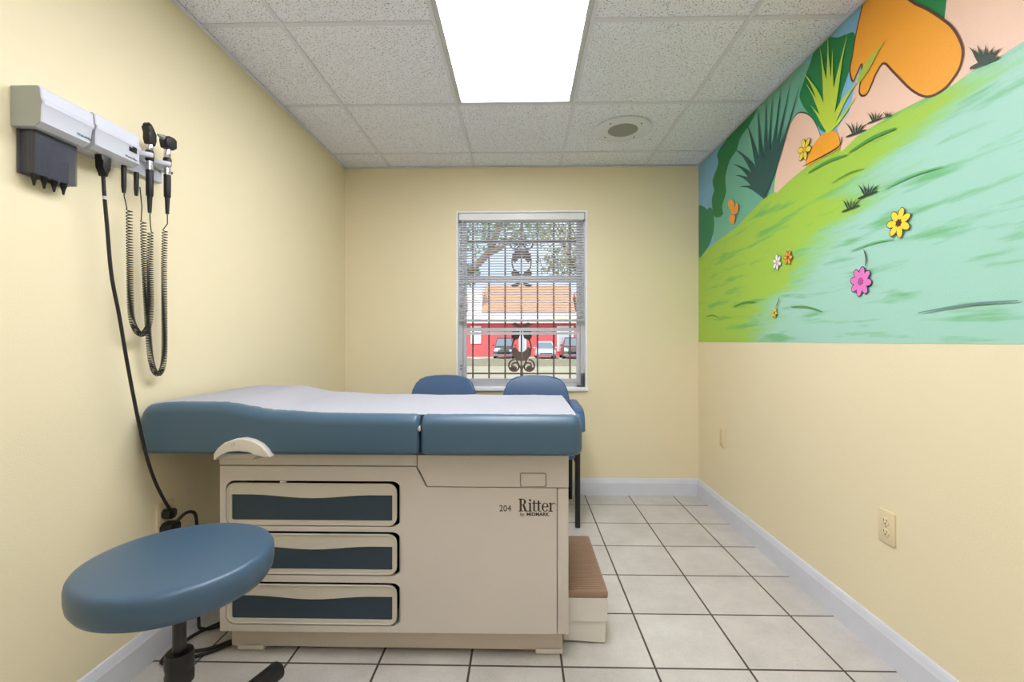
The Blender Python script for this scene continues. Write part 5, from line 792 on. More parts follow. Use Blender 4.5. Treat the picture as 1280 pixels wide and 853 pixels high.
def paint(name, rgb, var=.05): return mat(name, rgb, .42, var=var, vscale=6, bump=.4, bscale=170)
PAINT = {'m_sky': paint('mural_sky', (128, 186, 220), .14), 'm_peach': paint('mural_peach', (240, 202, 178)), 'm_teal': paint('mural_teal', (112, 182, 156), .08),
 'm_bush': paint('mural_bush', (28, 128, 84), .1), 'm_dark': paint('mural_dark_green', (20, 122, 62)), 'm_green': paint('mural_green', (10, 126, 64)),
 'm_orange': paint('mural_orange', (246, 166, 38)), 'm_orange2': paint('mural_orange_soft', (240, 156, 52)), 'm_lime': paint('mural_lime', (190, 214, 62)), 'm_lime2': paint('mural_lime_dull', (176, 196, 70)),
 'm_fern': paint('mural_fern', (36, 84, 82)), 'm_ink': paint('mural_ink', (40, 36, 40)), 'm_ink2': paint('mural_ink_green', (40, 62, 48)), 'm_brown': paint('mural_brown', (92, 48, 22)),
 'm_stroke': paint('mural_stroke_dark', (78, 150, 66)), 'm_stroke2': paint('mural_stroke_mid', (104, 186, 112)), 'm_stroke3': paint('mural_stroke_grey', (104, 140, 136)), 'm_stroke4': paint('mural_stroke_lime', (182, 214, 96)),
 'm_pink': paint('mural_pink', (226, 122, 196)), 'm_pinkd': paint('mural_magenta', (196, 70, 150)), 'm_yellow': paint('mural_yellow', (238, 214, 62)), 'm_white': paint('mural_white', (240, 240, 240))}
mu = MB((XR, 2.1, 1.78)).box(XR-.0012, XR, .80, YB-.003, 1.135, HC-.003).build('wall_mural', grass_mat(), smooth=False)
tag(mu, 'colourful meadow mural painted on the upper right wall up to the ceiling', 'mural')
parts = {}
for k, (pn, pm, pts) in enumerate(MURAL): parts.setdefault(pn, []).append((k, pm, pts))
for pn, lst in parts.items():
    ms = []; me_b = bmesh.new()
    for k, pm, pts in lst:
        if pm not in ms: ms.append(pm)
        x = XR-.0015-k*.00003
        f_ = me_b.faces.new([me_b.verts.new((x-XR, y-2.1, z-1.78)) for y, z in pts]); f_.material_index = ms.index(pm)
        f_.normal_update()
        if f_.normal.x > 0: f_.normal_flip()
    me = bpy.data.meshes.new(pn); me_b.to_mesh(me); me_b.free()
    for q in ms: me.materials.append(PAINT[q])
    o = bpy.data.objects.new(pn.split('#')[0], me); COL.objects.link(o); o.parent = mu
    if pn.startswith('painted_flower'): tag(o, {'m_pink': 'pink painted flower', 'm_yellow': 'yellow painted flower', 'm_white': 'white painted flower', 'm_orange2': 'orange painted flower'}[ [q for q in ms if q not in ('m_ink', 'm_ink2')][0] ])

# ------------------------------------------------------------------ wall plates
def plate(name, side, y0, y1, z0, z1, label, cat, outlet=True):
    X = XR if side == 'r' else XL; s = -1 if side == 'r' else 1
    yc, zc = (y0+y1)/2, (z0+z1)/2; o = (X, yc, zc)
    e = empty(name, o, label, cat)
    a, b = sorted((X, X+s*.006))
    MB(o).prism(rrect(y0, y1, z0, z1, .004), 'x', X, X+s*.006, .002).build('cover_plate', M_ALMOND, e)
    if outlet:
        for dz in (.0195, -.0195):
            r = MB(o).prism([(yc+p*.0165, zc+dz+q*.0145) for p, q in [(cos(t), max(-.86, min(.86, sin(t)))) for t in [2*pi*k/24 for k in range(24)]]], 'x', X+s*.005, X+s*.009, .001).build('receptacle', M_ALMOND, e)
            sl = MB(o); a, b = sorted((X+s*.0088, X+s*.0094))
            sl.box(a, b, yc-.0075, yc-.0055, zc+dz-.001, zc+dz+.008); sl.box(a, b, yc+.0055, yc+.0075, zc+dz-.001, zc+dz+.008)
            sl.lathe([(.0026, -.0003), (.0026, .0003)], ((a+b)/2, yc, zc+dz-.007), 10, 'x'); sl.build('slot', M_SLOT, r)
        MB(o).lathe([(.003, -.0006), (.003, .0006)], (X+s*.0065, yc, zc), 10, 'x').build('screw', mat('screw_metal', (170, 164, 150), .4, metal=.6), e)
    else:
        for dz in (.042, -.042):
            MB(o).lathe([(.003, -.0006), (.003, .0006)], (X+s*.0065, yc, zc+dz), 10, 'x').build('screw', M_SLOT, e)
    return e
plate('wall_outlet', 'r', 1.645, 1.72, .42, .535, 'almond duplex outlet low on the right wall, nearer the viewer', 'outlet')
plate('blank_wall_plate', 'r', 3.0, 3.075, .455, .575, 'almond blank cover plate on the right wall near the back corner', 'wall plate', False)
plate('wall_outlet', 'l', 1.655, 1.735, .425, .545, 'almond outlet on the left wall behind the stool with plugs in it', 'outlet')

# ------------------------------------------------------------------ exam table
T0 = (-.45, 1.9, 0)
tb = empty('exam_table', T0, 'beige examination table with blue padded top and three drawers', 'exam table')
F = 1.64
MB(T0).box(-1.072, .150, 1.685, 2.17, .016, .11, .006).build('plinth', M_BODY2, tb)
for x in (.10, -1.0):
    for y in (1.72, 2.12): MB(T0).box(x-.05, x+.05, y-.035, y+.035, 0.001, .03, .006).build('foot', M_STEPW, tb)
# carcass: open box behind the front so that the drawer wells are real recesses
cz = MB(T0)
cz.box(-1.084, .166, 2.185, 2.20, .10, .735); cz.box(-1.084, -1.066, F+.018, 2.19, .10, .735, .002); cz.box(.148, .166, F+.018, 2.19, .10, .735, .002)
cz.box(-1.08, .16, F+.018, 2.19, .10, .115); cz.box(-1.08, .16, F+.012, 2.19, .715, .738, .003)
cz.box(-.44, .155, F+.0185, F+.03, .11, .72); cz.box(-1.08, -.36, F+.014, F+.03, .68, .72)
cz.build('carcass', M_BODY, tb)
DR = [(.482, .633), (.306, .452), (.127, .270)]; DX = (-1.060, -.440)
wells = [rrect(DX[0]-.003, DX[1]+.010, z0-.003, z1+.009, .032) for z0, z1 in DR]
fp = [(-1.084, .100), (.124, .104), (.124, .6215), (-.340, .6225), (-.376, .694), (-1.084, .694)]
MB(T0).holed(fp, wells, 'y', F, F+.018).build('front_panel', M_BODY, tb, smooth=False)
MB(T0).box(.1265, .166, F-.002, F+.02, .104, .6215, .004).build('corner_post', M_BODY, tb)
MB(T0).prism([(-1.084, .6985), (-.372, .6985), (-.372, .737), (-1.084, .737)], 'y', F-.003, F+.016, .002).build('top_rail', M_BODY, tb)
MB(T0).holed([(-.369, .737), (-.369, .6985), (-.334, .6265), (.166, .6258), (.166, .737)], [rrect(-.0055, .0875, .6275, .6765, .007)], 'y', F-.004, F+.012).build('seat_panel', M_BODY, tb, smooth=False)
MB(T0).prism(rrect(-.003, .085, .630, .674, .006), 'y', F-.0065, F+.012, .0015).build('panel_latch', M_BODY, tb)
for z0, z1 in DR:
    x0, x1 = DX[0]+.002, DX[1]-.008; zt, zb_ = z1-.003, z0+.003
    out = rrect(x0, x1, zb_, zt, .028)
    ix0, ix1, iz0, iz1 = x0+.014, x1-.014, zb_+.014, zb_+.106
    if zt-zb_ < .142: iz1 = zb_+.098
    hole = [(ix0+.006, iz0), (ix1-.006, iz0), (ix1-.001, iz0+.002), (ix1, iz0+.008)]
    for k in range(15):
        t = k/14; x = ix1-(ix1-ix0)*t; dip = .012*(.5-.5*cos(2*pi*min(1, max(0, (t-.12)/.76))))
        hole.append((x, iz1-dip))
    hole += [(ix0, iz0+.008), (ix0+.001, iz0+.002)]
    d = MB(T0).holed(out, [hole], 'y', F+.003, F+.013).build('drawer', M_DRAWER, tb, smooth=False)
    MB(T0).box(x0+.008, x1-.008, F+.008, F+.016, zb_+.008, zt-.01).build('finger_pull', M_INSET, d, smooth=False)
    rim = [(p[0], F+.002, p[1]) for p in out]; MB(T0).tube(rim+[rim[0]], .0035, 6, False).build('rim', M_DRAWER, d)
    MB(T0).box(x0+.02, x1-.02, F+.0165, 2.05, zb_+.006, zt-.03).build('drawer_box', M_DARK, d, smooth=False)
MB(T0).box(-.855-.012, -.855+.012, F+.001, F+.012, .634, .640, .001).build('drawer_catch', M_CHROME, tb)
# upholstery
YC0, YC1, ZB = 1.553, 2.17, .756
def section(yf, yr, zt, zb, rt, rb, n=6):
    pts = []
    for cy, cz_, r, a in ((yr-rt, zt-rt, rt, 0), (yf+rt, zt-rt, rt, 90), (yf+rb, zb+rb, rb, 180), (yr-rb, zb+rb, rb, 270)):
        for k in range(n+1):
            t = radians(a+90*k/n); pts.append((cy+r*cos(t), cz_+r*sin(t)))
    return pts
def interp(tab, x):
    for (a, p), (b, q) in zip(tab, tab[1:]):
        if a <= x <= b:
            t = (x-a)/(b-a); t = t*t*(3-2*t); return p+(q-p)*t
    return tab[0][1] if x < tab[0][0] else tab[-1][1]
ZTOP = [(-1.32, .922), (-1.20, .932), (-1.05, .932), (-.84, .902), (-.66, .893), (-.30, .890), (.21, .889)]
def cushion(x0, x1, re0, re1, name):
    rings = []; st = []
    for k in range(8): t = k/7*pi/2; st.append((x0+re0*(1-cos(t)) if False else x0+re0*(1-sin(pi/2-t)) if False else x0+re0*(1-cos(pi/2*k/7)) , re0*(1-sin(pi/2*k/7))))
    m = max(3, int((x1-x0-re0-re1)/.04))
    for k in range(1, m): st.append((x0+re0+(x1-x0-re0-re1)*k/m, 0))
    for k in range(8)[::-1]: st.append((x1-re1*(1-cos(pi/2*k/7)), re1*(1-sin(pi/2*k/7))))
    for x, ins in st:
        iz = min(ins, .04)
        zt = interp(ZTOP, x)-iz; puff = .004*sin(pi*min(1, max(0, (x-x0)/(x1-x0))))
        s_ = section(YC0+ins-puff*.5, YC1-ins, zt, ZB+iz*.5, .036, .016)
        rings.append([(x, y, z) for y, z in s_])
    MB(T0).loft(rings).build(name, M_BLUE, tb)
cushion(-1.322, -.3475, .045, .018, 'backrest_cushion'); cushion(-.3425, .206, .018, .032, 'seat_cushion')
MB(T0).box(-1.05, -.38, 1.70, 2.15, .738, .757).build('cushion_board', M_DARK, tb, smooth=False); MB(T0).box(-.33, .15, 1.68, 2.17, .738, .757).build('cushion_board', M_DARK, tb, smooth=False)
MB(T0).box(-.352, -.338, 1.60, 2.12, .758, .872, .001).build('seam_shade_strip', M_DARK, tb); MB(T0).prism(rrect(-.3495, -.3405, .838, .856, .004), 'y', 1.552, 1.60, .001).build('hinge', M_CHROME, tb)  # near-black strip stands in for the shade between the two cushions
# release handle under the head end
arch = [(-1.034, .764), (-1.020, .783), (-.998, .801), (-.965, .813), (-.93, .817), (-.90, .810), (-.872, .795), (-.853, .775), (-.842, .754), (-.862, .749), (-.885, .766), (-.912, .777), (-.945, .781), (-.98, .779), (-1.008, .768), (-1.020, .745), (-1.034, .742)]
MB(T0).prism(arch, 'y', 1.528, 1.60, .006, 3).build('release_handle', M_DRAWER, tb)
lv = MB(T0); lv.prism([(-1.03, .742), (-.90, .742), (-.862, .752), (-.88, .762), (-.92, .766), (-1.02, .760)], 'y', 1.56, 1.655, .003); lv.build('handle_bracket', M_BODY, tb)
lv = MB(T0); MB(T0).lathe([(.005, -.003), (.005, .003)], (-.965, 1.527, .797), 12, 'y').build('handle_screw', M_CHROME, tb); lv.prism([(-.905, .744), (-.862, .752), (-.868, .768), (-.892, .758)], 'y', 1.533, 1.552, .003); lv.build('release_lever', mat('grey_lever', (150, 146, 138), .45), tb)
# step that pulls out of the right-hand end
stp = MB(T0).prism([(1.744, .088), (1.744, .176), (2.235, .176), (2.235, .088)], 'x', .155, .323, .005).build('step', M_STEPW, tb)
MB(T0).prism([(.158, .010), (.262, .010), (.285, .003), (.316, .003), (.319, .09), (.158, .09)], 'y', 1.752, 2.225, .003).build('skirt', M_STEPW, stp)
MB(T0).box(.158, .326, 1.742, 2.24, .174, .204, .008).build('tread', M_TREAD, stp)
rb = MB(T0)
for k in range(30): rb.box(.166, .318, 1.756+.016*k, 1.764+.016*k, .2035, .2055)
rb.build('rib', M_TREAD, stp, smooth=False)
MB(T0).prism([(2.05, .600), (2.05, .66), (2.08, .67), (2.11, .66), (2.11, .60), (2.08, .585)], 'x', .164, .180, .004).build('side_catch', M_DRAWER, tb)
# printing on the front
RX = Matrix.Rotation(radians(90), 3, 'X')
text('204', .031, (-.080, F-.0006, .5385), RX, M_TXT, 'lettering', tb, .95)
text('by', .016, (-.006, F-.0006, .5235), RX, M_TXT, 'lettering', tb, 1.1)
text('MIDMARK', .0165, (.017, F-.0006, .5235), RX, M_TXT, 'lettering', tb, 1.08, .0004)
lt = MB(T0); Y0, Y1 = F-.0008, F+.0005
def rc(x0, x1, z0, z1): lt.box(-.011+x0, -.011+x1, Y0, Y1, .5385+z0, .5385+z1)
def arc(cx, cz, rx, rz, a0, a1, w0, w1, n=12):
    o = []; i_ = []
    for k in range(n+1):
        t = radians(a0+(a1-a0)*k/n); w_ = w0+(w1-w0)*abs(cos(t))
        o.append((-.011+cx+rx*cos(t), .5385+cz+rz*sin(t))); i_.append((-.011+cx+(rx-w_)*cos(t), .5385+cz+(rz-w_*.55)*sin(t)))
    for k in range(n): lt.prism([o[k], o[k+1], i_[k+1], i_[k]], 'y', Y0, Y1)
H, XH = .045, .031
rc(.004, .0115, 0, H); rc(0, .016, 0, .003); rc(0, .014, H-.003, H)                      # R
arc(.013, H-.0115, .0135, .0115, -90, 90, .003, .0075); rc(.011, .014, H-.003, H); rc(.011, .014, H-.023, H-.020)
lt.prism([(-.011+.014, .5385+H-.022), (-.011+.0215, .5385+H-.022), (-.011+.030, .5385), (-.011+.0215, .5385)], 'y', Y0, Y1); rc(.021, .033, 0, .003)
rc(.038, .0445, 0, XH); rc(.0345, .048, 0, .003); rc(.0355, .0445, XH-.003, XH); arc(.0412, .040, .0042, .0042, 0, 360, .003, .0041)   # i
for x in (.052, .068): rc(x, x+.0062, .003, H-.006); rc(x-.0035, x+.0125, XH-.003, XH); arc(x+.0075, .006, .0075, .006, 180, 320, .003, .006); rc(x, x+.0062, .003, .007)   # t t
arc(.0945, XH/2, .0125, XH/2, 10, 325, .003, .0065, 18); rc(.084, .1065, XH/2, XH/2+.003)   # e
rc(.1105, .117, 0, XH); rc(.107, .121, 0, .003); rc(.1075, .117, XH-.003, XH); arc(.1245, XH-.0065, .0085, .0065, 20, 175, .003, .005)   # r
rc(.1345, .1365, .022, .024)
lt.build('lettering', M_TXT, tb, smooth=False)

# paper sheet lying on the padded top
pp = []
rg = random.Random(4); nx, ny = 96, 22
for i in range(nx+1):
    x = -1.292+(.186+1.292)*i/nx; row = []
    for j in range(ny+1):
        t = j/ny; yf = 1.592 if x > -.9 else 1.592-.006*min(1, (-.9-x)/.2); y = yf+(2.142-yf)*t
        z = interp(ZTOP, x)+.0022+.0016*(.5+.5*sin(x*23+y*9))*(.3+.7*t)+.0012*rg.random()
        z -= .004*max(0, 1-t/.06)
        row.append((x, y, z))
    pp.append(row)
tag(MB((-.5, 1.9, .89)).grid(pp, .0008).build('exam_paper', M_PAPER), 'white paper sheet laid over the blue exam table top', 'paper sheet')

# ------------------------------------------------------------------ chairs
def make_chair():
    e = empty('waiting_chair', (0, 0, 0), 'x', 'chair', 'blue chairs under the window')
    def half(zs_, sgn): return [(sgn*x, z) for x, z in zs_]
    prof = [(.0, .898), (.08, .896), (.135, .889), (.175, .872), (.203, .842), (.222, .80), (.233, .745), (.232, .69), (.222, .64), (.19, .605), (.12, .595), (0, .594)]
    out = half(prof, 1)+half(prof[-2:0:-1], -1)
    b = MB().prism(out, 'y', .17, .215, .018, 4)
    for v in b.b.verts: v.co.y += -.05*(v.co.x/.23)**2+.05*(v.co.z-.6)/.3-.01
    b.build('backrest', M_CHAIRB, e)
    shell = [(x*.97, .6+(z-.594)*.97) for x, z in out]
    b = MB().prism(shell, 'y', .215, .222, .002)
    for v in b.b.verts: v.co.y += -.05*(v.co.x/.23)**2+.05*(v.co.z-.6)/.3-.01
    b.build('back_shell', M_BLACK, e)
    MB().prism(rrect(-.235, .235, -.24, .20, .06, 6), 'z', .41, .465, .02, 4).build('seat', M_CHAIRB, e)
    MB().box(-.2, .2, -.2, .18, .395, .411, .004).build('seat_board', M_BLACK, e)
    for s in (-1, 1):
        MB().tube(catmull([(s*.243, -.24, 0.003), (s*.243, -.24, .30), (s*.243, -.24, .50), (s*.238, -.225, .56)]), .0165, 12).build('leg', M_BLACKM, e)
        MB().tube(catmull([(s*.252, .28, 0.003), (s*.248, .23, .30), (s*.243, .20, .62), (s*.243, .19, .68)]), .0155, 12).build('leg', M_BLACKM, e)
        MB().tube(catmull([(s*.238, -.225, .555), (s*.236, -.20, .60), (s*.243, -.12, .655), (s*.243, .05, .675), (s*.243, .20, .685)]), .013, 10).build('arm_frame', M_BLACKM, e)
        MB().tube([(s*.243, -.238, .385), (s*.246, .235, .385)], .011, 10).build('side_rail', M_BLACKM, e)
        path = catmull([(0, .17, .720), (0, .02, .718), (0, -.13, .712), (0, -.205, .692), (0, -.24, .645), (0, -.245, .585)], 6)
        rings = []
        for i, p in enumerate(path):
            d = (path[min(i+1, len(path)-1)]-path[max(0, i-1)]).normalized(); nrm = Vector((0, -d.z, d.y)); 
            k = 1 if 0 < i < len(path)-1 else .6
            rings.append([(s*.254+k*.035*cos(t)*(abs(cos(t))**-.45 if abs(cos(t)) > .05 else 1), p.y+nrm.y*k*.017*sin(t), p.z+nrm.z*k*.017*sin(t)) for t in [2*pi*q/16 for q in range(16)]])
        MB().loft(rings).build('armrest', M_CHAIRB, e)
    MB().tube([(-.236, .24, .52), (.236, .24, .52)], .011, 10).build('back_rail', M_BLACKM, e)
    return e
ch = make_chair(); ch.location = (.100, 3.08, 0); tag(ch, 'blue-backed black-legged chair showing an armrest past the right table end')
c2 = copy_tree(ch); c2.location = (-.556, 3.09, 0); c2.rotation_euler.z = radians(-2)
tag(c2, 'blue-backed chair at the left, under the left edge of the window')

# ------------------------------------------------------------------ stool
SC = Vector((-.848, 1.129, 0))
st = empty('rolling_stool', SC, 'round blue padded stool on a black five-legged base', 'stool')
R, Zt = .21, .617
prof = [(0, .532), (.168, .532), (.186, .535), (.199, .543), (.207, .557), (.2098, .575), (.2098, .594), (.2078, .605), (.2035, .6115), (.196, .615), (.186, .6165), (.15, .6185), (.08, .620), (0, .6205)]
MB(SC).lathe(prof, (SC.x, SC.y, 0), 96).build('seat', M_BLUE2, st, angle=60)
MB(SC).lathe([(.0, .530), (.12, .530), (.12, .541), (0, .541)], (SC.x, SC.y, 0), 40).build('seat_plate', M_BLACKM, st)
MB(SC).lathe([(.0148, .35), (.0148, .534)], (SC.x, SC.y, 0), 24).build('post', M_BLACKM, st)
MB(SC).lathe([(.026, .295), (.031, .30), (.0315, .32), (.030, .325), (.030, .335), (.0315, .34), (.0315, .366), (.029, .374), (.015, .376)], (SC.x, SC.y, 0), 28).build('height_collar', M_BLACK, st)
MB(SC).lathe([(.0235, .11), (.0235, .302)], (SC.x, SC.y, 0), 24).build('column', M_CHROME, st)
MB(SC).lathe([(.04, .075), (.05, .08), (.052, .12), (.045, .14), (.026, .15)], (SC.x, SC.y, 0), 28).build('hub', M_BLACK, st)
for k in range(5):
    a = radians(76+72*k); d = Vector((cos(a), sin(a), 0)); n_ = Vector((-sin(a), cos(a), 0))
    MB(SC).tube([SC+d*.03+Vector((0, 0, .118)), SC+d*.12+Vector((0, 0, .116)), SC+d*.28+Vector((0, 0, .106)), SC+d*.322+Vector((0, 0, .104)), SC+d*.334+Vector((0, 0, .103))], [.032, .032, .029, .028, .016], 14).build('leg', M_BLACK, st)
    p = SC+d*.30
    for s in (-1, 1):
        w_ = MB(SC).lathe([(.008, -.010), (.033, -.010), (.036, -.006), (.036, .006), (.033, .010), (.008, .010)], (0, 0, 0), 20, 'y')
        w_.xf(Matrix.Translation(p+n_*s*.020+Vector((0, 0, .037))) @ Matrix.Rotation(a, 4, 'Z')); w_.build('caster', M_BLACK, st)
    MB(SC).tube([p+Vector((0, 0, .09)), p+Vector((0, 0, .028))], .007, 8).build('caster_stem', M_BLACKM, st)

# ------------------------------------------------------------------ diagnostic instruments on the left wall
D0 = (XL, 1.25, 1.75)
dp = empty('specula_dispenser', D0, 'pale grey wall box with dark specula tubes hanging below', 'dispenser')
def boxfront(y0, y1, z0, z1, o, notch):
    """body with a stepped, bevelled front and a wavy right-hand edge"""
    rings = []
    cs = [(XL+.001, z0+.002), (XL+.066, z0), (XL+.083, z0+.012), (XL+.085, z0+.055), (XL+.088, z0+.060), (XL+.088, z0+.068), (XL+.084, z0+.073), (XL+.081, z1-.006), (XL+.074, z1), (XL+.001, z1)]
    b = MB(o)
    def edge(z): return notch*.006*math.tanh((z-(z0+.055))*90)
    R = []
    for y, e in ((y0, 0), (y0+.003, 1), ) + tuple((y0+(y1-y0)*k/6, 1) for k in range(1, 6)) + ((y1-.003, 1), (y1, 0)):
        R.append([(x-(0 if e else .002), y+(edge(z) if y > y1-.01 else 0), z) for x, z in cs])
    b.loft(R); return b
boxfront(1.176, 1.318, 1.702, 1.809, D0, 1).build('housing', M_DEV, dp, angle=30)
MB(D0).prism([(XL+.002, 1.7045), (XL+.066, 1.7025), (XL+.081, 1.714), (XL+.083, 1.757), (XL+.086, 1.764), (XL+.081, 1.777), (XL+.078, 1.803), (XL+.072, 1.807), (XL+.002, 1.807)], 'y', 1.1745, 1.177).build('end_cap', M_DEVEND, dp)
RZ = Matrix.Rotation(radians(90), 3, 'Z') @ Matrix.Rotation(radians(90), 3, 'X')
text('Welch', .0095, (XL+.0850, 1.270, 1.7225), RZ, M_TXTG, 'lettering', dp, 1.1)
text('Allyn', .0095, (XL+.0850, 1.296, 1.7225), RZ, M_TXTB, 'lettering', dp, .95)
rk = MB(D0); rk.box(XL+.002, XL+.008, 1.188, 1.312, 1.586, 1.703, .001)
rk.prism(rrect(1.192, 1.306, 1.586, 1.703, .004), 'x', XL+.044, XL+.050, .001)
rk.box(XL+.008, XL+.045, 1.192, 1.196, 1.588, 1.703); rk.box(XL+.008, XL+.045, 1.302, 1.306, 1.588, 1.703); rk.box(XL+.008, XL+.045, 1.196, 1.302, 1.586, 1.591)
rk.build('tube_rack', M_SMOKE, dp, smooth=False)
for k in range(4):
    y = 1.210+.0265*k; x = XL+.026
    tu = MB(D0).lathe([(.0115, 1.592), (.0118, 1.70-.028*k*.6)], (x, y, 0), 16).build('specula_stack', mat('dark_specula', (40, 42, 56), .3), dp)
    MB(D0).lathe([(.0, 1.5585), (.0022, 1.559), (.0045, 1.572), (.0095, 1.588), (.0095, 1.594)], (x, y, 0), 14).build('specula_tip', M_BLACK, dp)
U0 = (XL, 1.42, 1.75)
pu = empty('instrument_power_unit', U0, 'pale grey wall transformer with dark display, rail and two instrument cradles', 'wall unit')
boxfront(1.328, 1.484, 1.707, 1.814, U0, 0).build('housing', M_DEV, pu, angle=30)
MB(U0).box(XL+.0835, XL+.0872, 1.442, 1.470, 1.748, 1.768, .001).build('display', M_DISPLAY, pu)
text('WelchAllyn', .0095, (XL+.0848, 1.428, 1.7245), RZ, M_TXTB, 'lettering', pu, 1.0)
MB(U0).box(XL+.0005, XL+.016, 1.484, 1.665, 1.718, 1.802, .004).build('wall_rail', M_DEV, pu)
MB(U0).box(XL+.014, XL+.030, 1.484, 1.668, 1.762, 1.790, .004).build('wall_rail', M_DEV, pu)
def cradle(yc, zc):
    b = MB(U0); b.prism([(XL+.02, yc-.045), (XL+.05, yc-.045), (XL+.086, yc-.016), (XL+.09, yc-.008), (XL+.083, yc-.002), (XL+.055, yc-.014), (XL+.055, yc+.016), (XL+.02, yc+.02)], 'z', zc-.007, zc+.009, .003)
    b.build('cradle', M_DEV, pu)
cradle(1.541, 1.768); cradle(1.619, 1.768)
MB(U0).tube([(XL+.02, 1.655, 1.762), (XL+.05, 1.672, 1.758)], .006, 10).build('rail_pin', M_CHROME, pu)

def coil(path, r, pitch_fn, n=9):
    """helix of radius r around a smooth centre path"""
    c = catmull(path, 24); out = []; ph = 0
    for a, b in zip(c, c[1:]):
        L = (b-a).length; t = (b-a).normalized(); u = t.cross(Vector((1, 0, 0))); u = u.normalized() if u.length > .01 else Vector((0, 1, 0)); v = t.cross(u).normalized()
        m = (a+b)/2; pt = pitch_fn(m.z); dp_ = 2*pi*L/pt; k = max(1, int(dp_/(2*pi)*n))
        for i in range(k):
            f_ = i/k; p = a+(b-a)*f_; q = ph+dp_*f_
            out.append(p+u*r*cos(q)+v*r*sin(q))
        ph += dp_
    return out
def handle(yc, xc, o, e, z0, z1, chrome):
    MB(o).lathe([(.008, z0), (.0105, z0+.004), (.011, z0+.03), (.011, z1)], (xc, yc, 0), 18).build('handle', M_BLACK, e)
    MB(o).lathe([(.0102, chrome[0]), (.0102, chrome[1])], (xc, yc, 0), 18).build('handle_collar', M_CHROME, e)
xh = XL+.070
O1 = (xh, 1.541, 1.75)
op = empty('ophthalmoscope', O1, 'black ophthalmoscope with hooked head hanging left of the two instruments, coiled cord below', 'medical instrument')
handle(1.541, xh, O1, op, 1.632, 1.722, (1.720, 1.760))
MB(O1).lathe([(.0105, 1.752), (.0125, 1.757), (.013, 1.784), (.011, 1.788)], (xh, 1.541, 0), 18).build('neck', M_BLACK, op)
MB(O1).lathe([(.0095, 1.786), (.0105, 1.79), (.0105, 1.806), (.0095, 1.81)], (xh, 1.541, 0), 18).build('neck_ring', M_CHROME, op)
hp = [(1.529, 1.808), (1.554, 1.808), (1.560, 1.826), (1.556, 1.846), (1.549, 1.864), (1.538, 1.876), (1.528, 1.878), (1.523, 1.872), (1.526, 1.862), (1.524, 1.845), (1.527, 1.825)]
MB(O1).prism(hp, 'x', xh-.012, xh+.012, .005, 3).build('head', M_BLACK, op)
MB(O1).lathe([(.0055, 1.578), (.0065, 1.60), (.008, 1.634)], (xh, 1.541, 0), 12).build('strain_relief', M_CORD, op)
pitch = lambda z: .0054 if z < 1.30 else .0054+.0065*(z-1.30)/.3
xc = XL+.045
p1 = coil([(xc, 1.488, 1.575), (xc, 1.490, 1.42), (xc, 1.493, 1.27), (xc, 1.503, 1.20), (xc, 1.535, 1.166), (xc, 1.566, 1.195), (xc, 1.576, 1.27), (xc, 1.573, 1.42), (xc+.01, 1.562, 1.52)], .0082, pitch)
MB(O1).tube(catmull([(XL+.05, 1.462, 1.660), (XL+.048, 1.466, 1.61)])+p1+catmull([(xc+.015, 1.556, 1.545), (xh, 1.541, 1.585)]), .0017, 5).build('coiled_cord', M_CORD, op)
MB(O1).lathe([(.005, 1.62), (.007, 1.64), (.0075, 1.708)], (XL+.05, 1.462, 0), 12).build('cord_grommet', M_CORD, op)
O2 = (xh, 1.619, 1.75)
ot = empty('otoscope', O2, 'black otoscope with dish-shaped head hanging right of the two instruments', 'medical instrument')
handle(1.619, xh, O2, ot, 1.652, 1.733, (1.730, 1.768))
MB(O2).lathe([(.0105, 1.764), (.0125, 1.768), (.013, 1.790), (.011, 1.794)], (xh, 1.619, 0), 18).build('neck', M_BLACK, ot)
MB(O2).lathe([(.0095, 1.792), (.0105, 1.796), (.0105, 1.822), (.0095, 1.826)], (xh, 1.619, 0), 18).build('neck_ring', M_CHROME, ot)
MB(O2).prism([(1.605, 1.826), (1.633, 1.826), (1.648, 1.838), (1.648, 1.866), (1.636, 1.872), (1.612, 1.870), (1.600, 1.862), (1.597, 1.850)], 'x', xh-.016, xh+.016, .006, 3).build('head', M_BLACK, ot)
MB(O2).lathe([(.003, 0), (.006, .012), (.011, .026)], (xh, 1.575, 1.858), 14, 'y').build('specula_tip', mat('grey_specula', (140, 140, 136), .4), ot)
MB(O2).lathe([(.0055, 1.595), (.0065, 1.62), (.008, 1.654)], (xh, 1.619, 0), 12).build('strain_relief', M_CORD, ot)
xd = XL+.034
p2 = coil([(xd, 1.558, 1.555), (xd, 1.562, 1.42), (xd, 1.577, 1.20), (xd, 1.590, 1.08), (xd, 1.612, 1.030), (xd, 1.638, 1.036), (xd, 1.651, 1.10), (xd, 1.651, 1.25), (xd, 1.650, 1.42), (xd+.005, 1.648, 1.545)], .0082, pitch)
MB(O2).tube(catmull([(XL+.05, 1.525, 1.66), (XL+.04, 1.545, 1.60)])+p2+catmull([(xd+.02, 1.640, 1.565), (xh, 1.619, 1.60)]), .0017, 5).build('coiled_cord', M_CORD, ot)
MB(O2).lathe([(.005, 1.63), (.007, 1.65), (.0075, 1.708)], (XL+.04, 1.522, 0), 12).build('cord_grommet', M_CORD, ot)

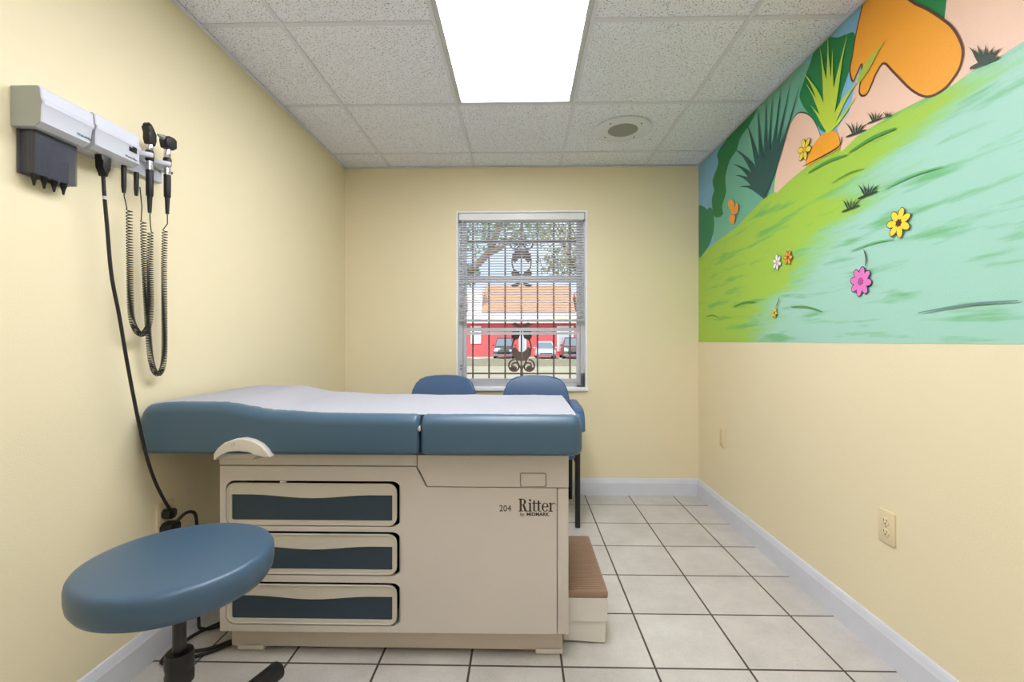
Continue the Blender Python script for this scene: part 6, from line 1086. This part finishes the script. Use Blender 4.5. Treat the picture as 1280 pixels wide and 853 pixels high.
# power cord of the wall unit, down to the outlet
K0 = (XL+.05, 1.383, 1.69)
pc = empty('power_cord', K0, 'long black power cord hanging from the wall unit to the outlet', 'cord')
MB(K0).tube(catmull([(XL+.055, 1.383, 1.65), (XL+.055, 1.388, 1.58), (XL+.056, 1.395, 1.50), (XL+.058, 1.408, 1.35), (XL+.062, 1.432, 1.22), (XL+.066, 1.455, 1.08), (XL+.066, 1.490, .92), (XL+.066, 1.528, .77), (XL+.055, 1.58, .66), (XL+.045, 1.64, .565), (XL+.036, 1.675, .525)]), .0052, 8).build('cable', M_CORD, pc)
MB(K0).prism([(1.365, 1.706), (1.401, 1.706), (1.400, 1.690), (1.392, 1.670), (1.388, 1.645), (1.378, 1.645), (1.374, 1.670), (1.366, 1.690)], 'x', XL+.043, XL+.067, .004).build('connector', M_BLACK, pc)
MB(K0).lathe([(.006, 1.576), (.006, 1.586)], (XL+.055, 1.3885, 0), 12).build('cable_band', M_DEV, pc)
MB(K0).prism(rrect(1.668, 1.706, .487, .520, .008), 'x', XL+.0095, XL+.040, .004).build('plug', M_BLACK, pc)
V0 = (XL+.04, 1.69, .46)
tc_ = empty('table_power_cable', V0, 'black cable from the lower outlet looping on the floor behind the stool', 'cord')
MB(V0).prism(rrect(1.660, 1.712, .430, .472, .010), 'x', XL+.0095, XL+.050, .005).build('plug', M_BLACK, tc_)
MB(V0).tube(catmull([(XL+.045, 1.70, .47), (XL+.060, 1.725, .492), (XL+.064, 1.765, .475), (XL+.060, 1.785, .41), (XL+.05, 1.82, .22), (XL+.055, 1.80, .05), (XL+.09, 1.79, .012), (-1.12, 1.87, .010), (-1.10, 1.90, .010)]), .006, 8).build('cable', M_CORD, tc_)
MB(V0).tube(catmull([(-1.115, 1.94, .010), (-1.19, 1.86, .010), (-1.26, 1.76, .010), (-1.262, 1.70, .010), (-1.22, 1.665, .010), (-1.15, 1.68, .010), (-1.08, 1.74, .010)]), .006, 8).build('cable', M_CORD, tc_)
MB(V0).tube(catmull([(-1.08, 1.72, .010), (-1.13, 1.665, .010), (-1.19, 1.625, .010), (-1.26, 1.60, .010), (-1.28, 1.64, .010), (-1.285, 1.74, .010)]), .006, 8).build('cable', M_CORD, tc_)
